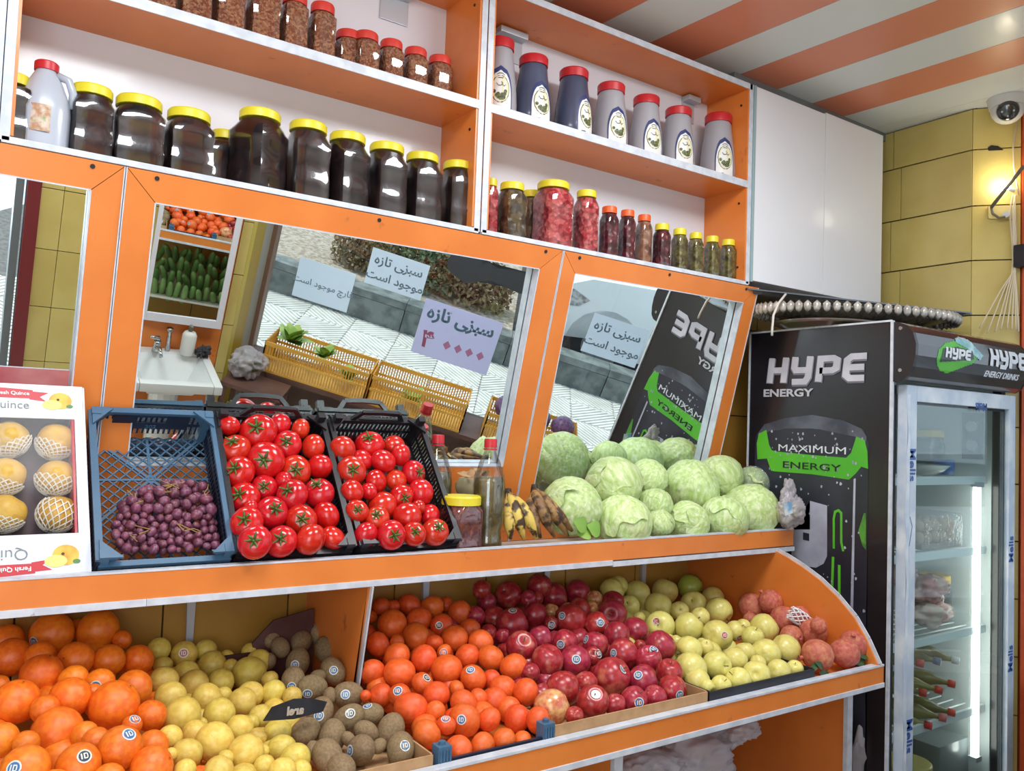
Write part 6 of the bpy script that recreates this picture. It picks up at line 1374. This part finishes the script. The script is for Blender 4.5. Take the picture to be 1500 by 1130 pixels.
# paper notices on the glass
PAP = mat('paper', (234, 240, 246), rough=.7); PAP2 = mat('paper_lilac', (226, 224, 242), rough=.7); GI = mat('faded_ink', (164, 178, 184), rough=.7); TI = mat('teal_ink', (150, 178, 184), rough=.7); PI_ = mat('pink_ink', (220, 156, 174), rough=.7)
def translucent(m, f):
    nt = m.node_tree; N = nt.nodes; b = N['Principled BSDF']; out = [n for n in N if n.type == 'OUTPUT_MATERIAL'][0]; t = N.new('ShaderNodeBsdfTranslucent'); t.inputs[0].default_value = b.inputs['Base Color'].default_value
    mx = N.new('ShaderNodeMixShader'); mx.inputs[0].default_value = f; nt.links.new(b.outputs[0], mx.inputs[1]); nt.links.new(t.outputs[0], mx.inputs[2]); nt.links.new(mx.outputs[0], out.inputs[0])
for m_ in (PAP, PAP2, GI, TI, PI_): translucent(m_, .75)
def paper(label, u0, u1, z0, z1, lines, m, dz=0):
    # the glass is looked at from inside; printing shows through, so it reads correctly in the mirror
    t = thing('paper_notice', label, 'notice', tuple(wp((u0+u1)/2, z0, -.014)))
    MB().poly([wp(u0, z0, -.0145), wp(u1, z0+dz, -.0145), wp(u1, z1+dz, -.0145), wp(u0, z1, -.0145)], wn, .001).build('sheet', m, t)
    for body, size, u, z, mm, bold in lines:
        put_text('lettering', body, size, wp(u, z, -.0128), we, (0, 0, 1), mm, t, bold, .0003, 0, 'CENTER')
AR = arabic
sabzi = '\ufeb3\ufe92\ufeb0\ufbfd'; taze = '\ufe97\ufe8e\ufeaf\ufee9'; mojud = '\ufee3\ufeee\ufe9f\ufeee\ufea9'; ast = '\ufe8d\ufeb3\ufe96'; gharch = '\ufed7\ufe8e\ufead\ufb7a'
paper('sheet reading mushrooms available in Persian, lowest left on the window', .132, .43, 1.045, 1.262, [(AR(ast)+' '+AR(mojud)+' '+AR(gharch), .046, .281, 1.13, GI, .0004)], PAP)
paper('sheet reading fresh herbs available in Persian, upper middle of the window', .478, .783, 1.235, 1.43, [(AR(taze)+' '+AR(sabzi), .066, .63, 1.355, GI, .0012), (AR(ast)+' '+AR(mojud), .062, .63, 1.272, GI, .001)], PAP)
paper('large lilac sheet with pink price digits and four diamonds', .81, 1.235, .95, 1.26, [(AR(taze)+' '+AR(sabzi), .094, 1.02, 1.165, TI, .003), ('\u06f4', .13, .875, 1.0, PI_, .004)], PAP2)
t = thing('x', None, None); bpy.data.objects.remove(t)
par_ = [o for o in bpy.data.objects if o.get('label', '').startswith('large lilac')][0]
for k in range(4): c = (.985+k*.062, 1.045-.0*k); MB().poly([wp(c[0]-.022, c[1], -.0125), wp(c[0], c[1]-.026, -.0125), wp(c[0]+.022, c[1], -.0125), wp(c[0], c[1]+.026, -.0125)]).build('diamond_print', PI_, par_)
paper('sheet reading fresh herbs available in Persian, on the glass near the fridge', 1.665, 1.97, 1.25, 1.47, [(AR(taze)+' '+AR(sabzi), .066, 1.815, 1.39, GI, .0012), (AR(ast)+' '+AR(mojud), .062, 1.815, 1.30, GI, .001)], PAP)
# dark cloud-shaped patch on the glass, made up in place of a scribble
b = MB(); cl = [(.86, 1.475), (.875, 1.44), (.92, 1.42), (.98, 1.40), (1.04, 1.43), (1.10, 1.455), (1.18, 1.45), (1.26, 1.44), (1.34, 1.46), (1.5, 1.47), (1.5, 1.56), (1.34, 1.565), (1.28, 1.545), (1.2, 1.55), (1.12, 1.53), (1.06, 1.545), (1.035, 1.52), (1.02, 1.565), (.97, 1.57), (.93, 1.54), (.9, 1.555), (.868, 1.53)]
tag(recenter(MB().poly([wp(u, z, -.0145) for u, z in cl], wn, .0015).build('dark_patch', mat('charcoal_patch', (60, 66, 72), rough=.5))), 'dark cloud-shaped stand-in for a scribble, high on the shop window', 'sticker')
# ------------------------------------------------------------------ the street
rd = struct(MB().poly([wp(-3, -.06, -12), wp(9, -.06, -12), wp(9, -.06, -.04), wp(-3, -.06, -.04)], (0, 0, 1), .05).build('ground', mat('asphalt', (120, 118, 114), (100, 98, 96), 30, rough=.9)))
pv = [None, None]; PVM = mat('pale_paver', (214, 212, 206), (200, 198, 192), 6, rough=.8, rnd=.2)
for k in (0, 1):
    b = MB(); s_ = .395; b.box(0, 0, -.02, s_, s_, .0)
    for i in range(-7, 8):
        c0_ = i*.056
        pts = []
        for (x, y) in ((0, c0_ if k == 0 else c0_+s_), (s_, c0_+s_ if k == 0 else c0_)):
            pts.append((x, y))
        (xa, ya), (xb, yb) = pts
        def cl_(xa, ya, xb, yb):
            t0, t1_ = 0, 1; dy = yb-ya
            for p_, q_ in ((-dy, ya-.01), (dy, s_-.01-ya)):
                r_ = q_/p_
                if p_ < 0: t0 = max(t0, r_)
                else: t1_ = min(t1_, r_)
            return None if t0 >= t1_ else ((xa+(xb-xa)*t0, ya+dy*t0), (xa+(xb-xa)*t1_, ya+dy*t1_))
        c_ = cl_(xa, ya, xb, yb)
        if c_: b.bar((*c_[0], .004), (*c_[1], .004), .026, .010)
    o = b.build('paver', PVM); pv[k] = o.data; bpy.data.objects.remove(o)
swk = thing('sidewalk', None, None, tuple(wp(0, 0, -.1))); swk['kind'] = 'structure'
for i in range(-2, 11):
    for j in range(7):
        o = bpy.data.objects.new('paver', pv[(i+j) % 2]); COL.objects.link(o); q = wp(-.3+i*.4, 0, -.10-(j+1)*.4); o.location = q; o.rotation_euler = (0, 0, PH); attach(o, swk)
# the same paving in front of the doorway
for i in range(6):
    for j in range(6):
        o = bpy.data.objects.new('paver', pv[(i+j) % 2]); COL.objects.link(o); o.location = (-2.0+i*.4, SW-.15-(j+1)*.4, -.001); attach(o, swk)
        if o.location and False: pass
WL = -2.83
kb = struct(MB().poly([wp(-2.6, 0, WL), wp(7, 0, WL), wp(7, 0, WL-.16), wp(-2.6, 0, WL-.16)], (0, 0, 1), .26).build('wall_planter', mat('joint_grey', (74, 78, 78), rough=.9)))
STN = mat('grey_stone', (122, 128, 126), (92, 98, 98), 9, rough=.85, bump=.3, bscale=20, rnd=.6)
rn = random.Random(77); u = -2.6
while u < 6.8:
    l_ = rn.uniform(.38, .6); MB().poly([wp(u+.004, 0, WL), wp(u+l_-.004, 0, WL), wp(u+l_-.004, 0, WL+.018+rn.uniform(0, .01)), wp(u+.004, 0, WL+.018+rn.uniform(0, .01))], (0, 0, 1), .215).build('stone', STN, kb)
    MB().poly([wp(u+.002, .22, WL-.18), wp(u+l_-.002, .22, WL-.18), wp(u+l_-.002, .22, WL+.03), wp(u+.002, .22, WL+.03)], (0, 0, 1), .065).build('cap_stone', STN, kb); u += l_
bed = struct(MB().poly([wp(-2.6, .1, WL-4.5), wp(1.45, .1, WL-4.5), wp(1.45, .1, WL-.165), wp(-2.6, .1, WL-.165)], (0, 0, 1), .16).build('planting_bed', mat('leaf_litter', (176, 164, 150), (140, 126, 110), 24, rough=.95, c3=(210, 200, 190), scale3=40)))
DS = [mat('dry_leaf', (150, 128, 96), (120, 112, 80), 30, rough=.8, rnd=.4), mat('dusty_green_leaf', (120, 134, 100), (92, 108, 78), 30, rough=.8)]
def shrub(label, u, o_, rx, h, n_, m, seed):
    t = thing('dry_shrub', label, 'shrub', tuple(wp(u, .26, o_))); rn_ = random.Random(seed); b = MB(); tw = MB(); base = wp(u, .26, o_)
    for i in range(n_):
        a = rn_.uniform(0, 6.28); rr = rx*math.sqrt(rn_.random()); z = h*rn_.random()**.8; c = base+we*rr*math.cos(a)+wn*rr*math.sin(a)*.7+Vector((0, 0, z)); v1 = Vector((rn_.gauss(0, 1), rn_.gauss(0, 1), rn_.gauss(0, 1))).normalized()*.028; v2 = v1.orthogonal().normalized()*.014
        b.quad(c-v1, c+v2, c+v1, c-v2)
    for i in range(26):
        a = rn_.uniform(0, 6.28); tw.tube([base+we*rn_.uniform(-.3, .3)*rx, base+we*math.cos(a)*rx*.8+wn*math.sin(a)*rx*.6+Vector((0, 0, h*rn_.uniform(.5, 1)))], [.008, .003], 4, caps=False)
    f = b.build('foliage', m, t); f['kind'] = 'stuff'; tw.build('twigs', mat('twig', (110, 92, 74), rough=.9), t)
shrub('dry brown shrub behind the planter wall, left in the mirror', -.02, WL-.68, .38, .45, 2600, DS[0], 1); shrub('dusty green shrub in the middle of the planter', .48, WL-.72, .45, .55, 3000, DS[1], 2); shrub('sparse straw-coloured shrub right of the green one', 1.0, WL-.68, .38, .42, 2400, DS[0], 3)
# parked white car
CARW = mat('car_white', (226, 230, 232), rough=.25, coat=.8); CARG = mat('car_glass', (70, 84, 90), rough=.1, coat=1); TYR = mat('tyre', (44, 46, 48), rough=.8)
car = thing('parked_car', 'white car parked beyond the planter, seen in the right mirror', 'car', (0, 0, 0))
U0, O0 = 2.32, -3.32
car.location = wp(U0+1.3, 0, O0-.8)
def cpnt(s_, z, d=0): return wp(U0+s_, z, O0-d)
side = [(-.58, .30), (-.66, .45), (-.66, .60), (-.58, .74), (-.3, .90), (.35, 1.0), (.95, 1.42), (2.3, 1.46), (3.0, 1.02), (3.45, .95), (3.5, .35), (2.95, .28)]
def arch(cx_, r_, n_=9): return [(cx_+r_*math.cos(a), .30+r_*math.sin(a)) for a in np.linspace(0, PI, n_)]
out = side+arch(2.6, .37)+[(.37, .26)]+arch(0, .37)
for nm, d0, d1 in (('body', 0, 1.6),):
    MB().poly([cpnt(x, z, d0) for x, z in out], -wn, d1).build('car_body', CARW, car)
MB().poly([cpnt(x, z, -.006) for x, z in [(.52, 1.02), (1.0, 1.36), (1.55, 1.39), (1.55, 1.02)]]).poly([cpnt(x, z, -.006) for x, z in [(1.65, 1.02), (1.65, 1.39), (2.25, 1.38), (2.75, 1.04)]]).build('side_windows', CARG, car)
MB().poly([cpnt(-.64, .58, -.006), cpnt(-.60, .70, -.006), cpnt(-.44, .76, -.006), cpnt(-.26, .70, -.006), cpnt(-.34, .62, -.006), cpnt(-.5, .58, -.006)]).build('headlight', mat('headlight_glass', (186, 190, 190), (120, 124, 128), 20, rough=.1, coat=1), car)
b = MB()
for q in ([(.42, .32), (.46, .98)], [(1.60, .32), (1.60, .98)]): b.bar(cpnt(q[0][0], q[0][1], -.003), cpnt(q[1][0], q[1][1], -.003), .008, .004)
b.build('panel_gap', mat('gap_dark', (90, 92, 94), rough=.6), car)
for x in (0, 2.6):
    for d in (.03, 1.40):
        a_, b_ = cpnt(x, .30, d), cpnt(x, .30, d+.17); MB().tube([a_, b_], [.30, .30], 28).build('tyre', TYR, car, smooth=True, ang=.6); MB().tube([a_+wn*.006, a_+wn*.002], [.19, .20], 20).build('wheel_hub', mat('hub', (150, 154, 158), rough=.4, metal=.5), car)
MB().box(0, 0, 0, .001, .001, .001).b.free()
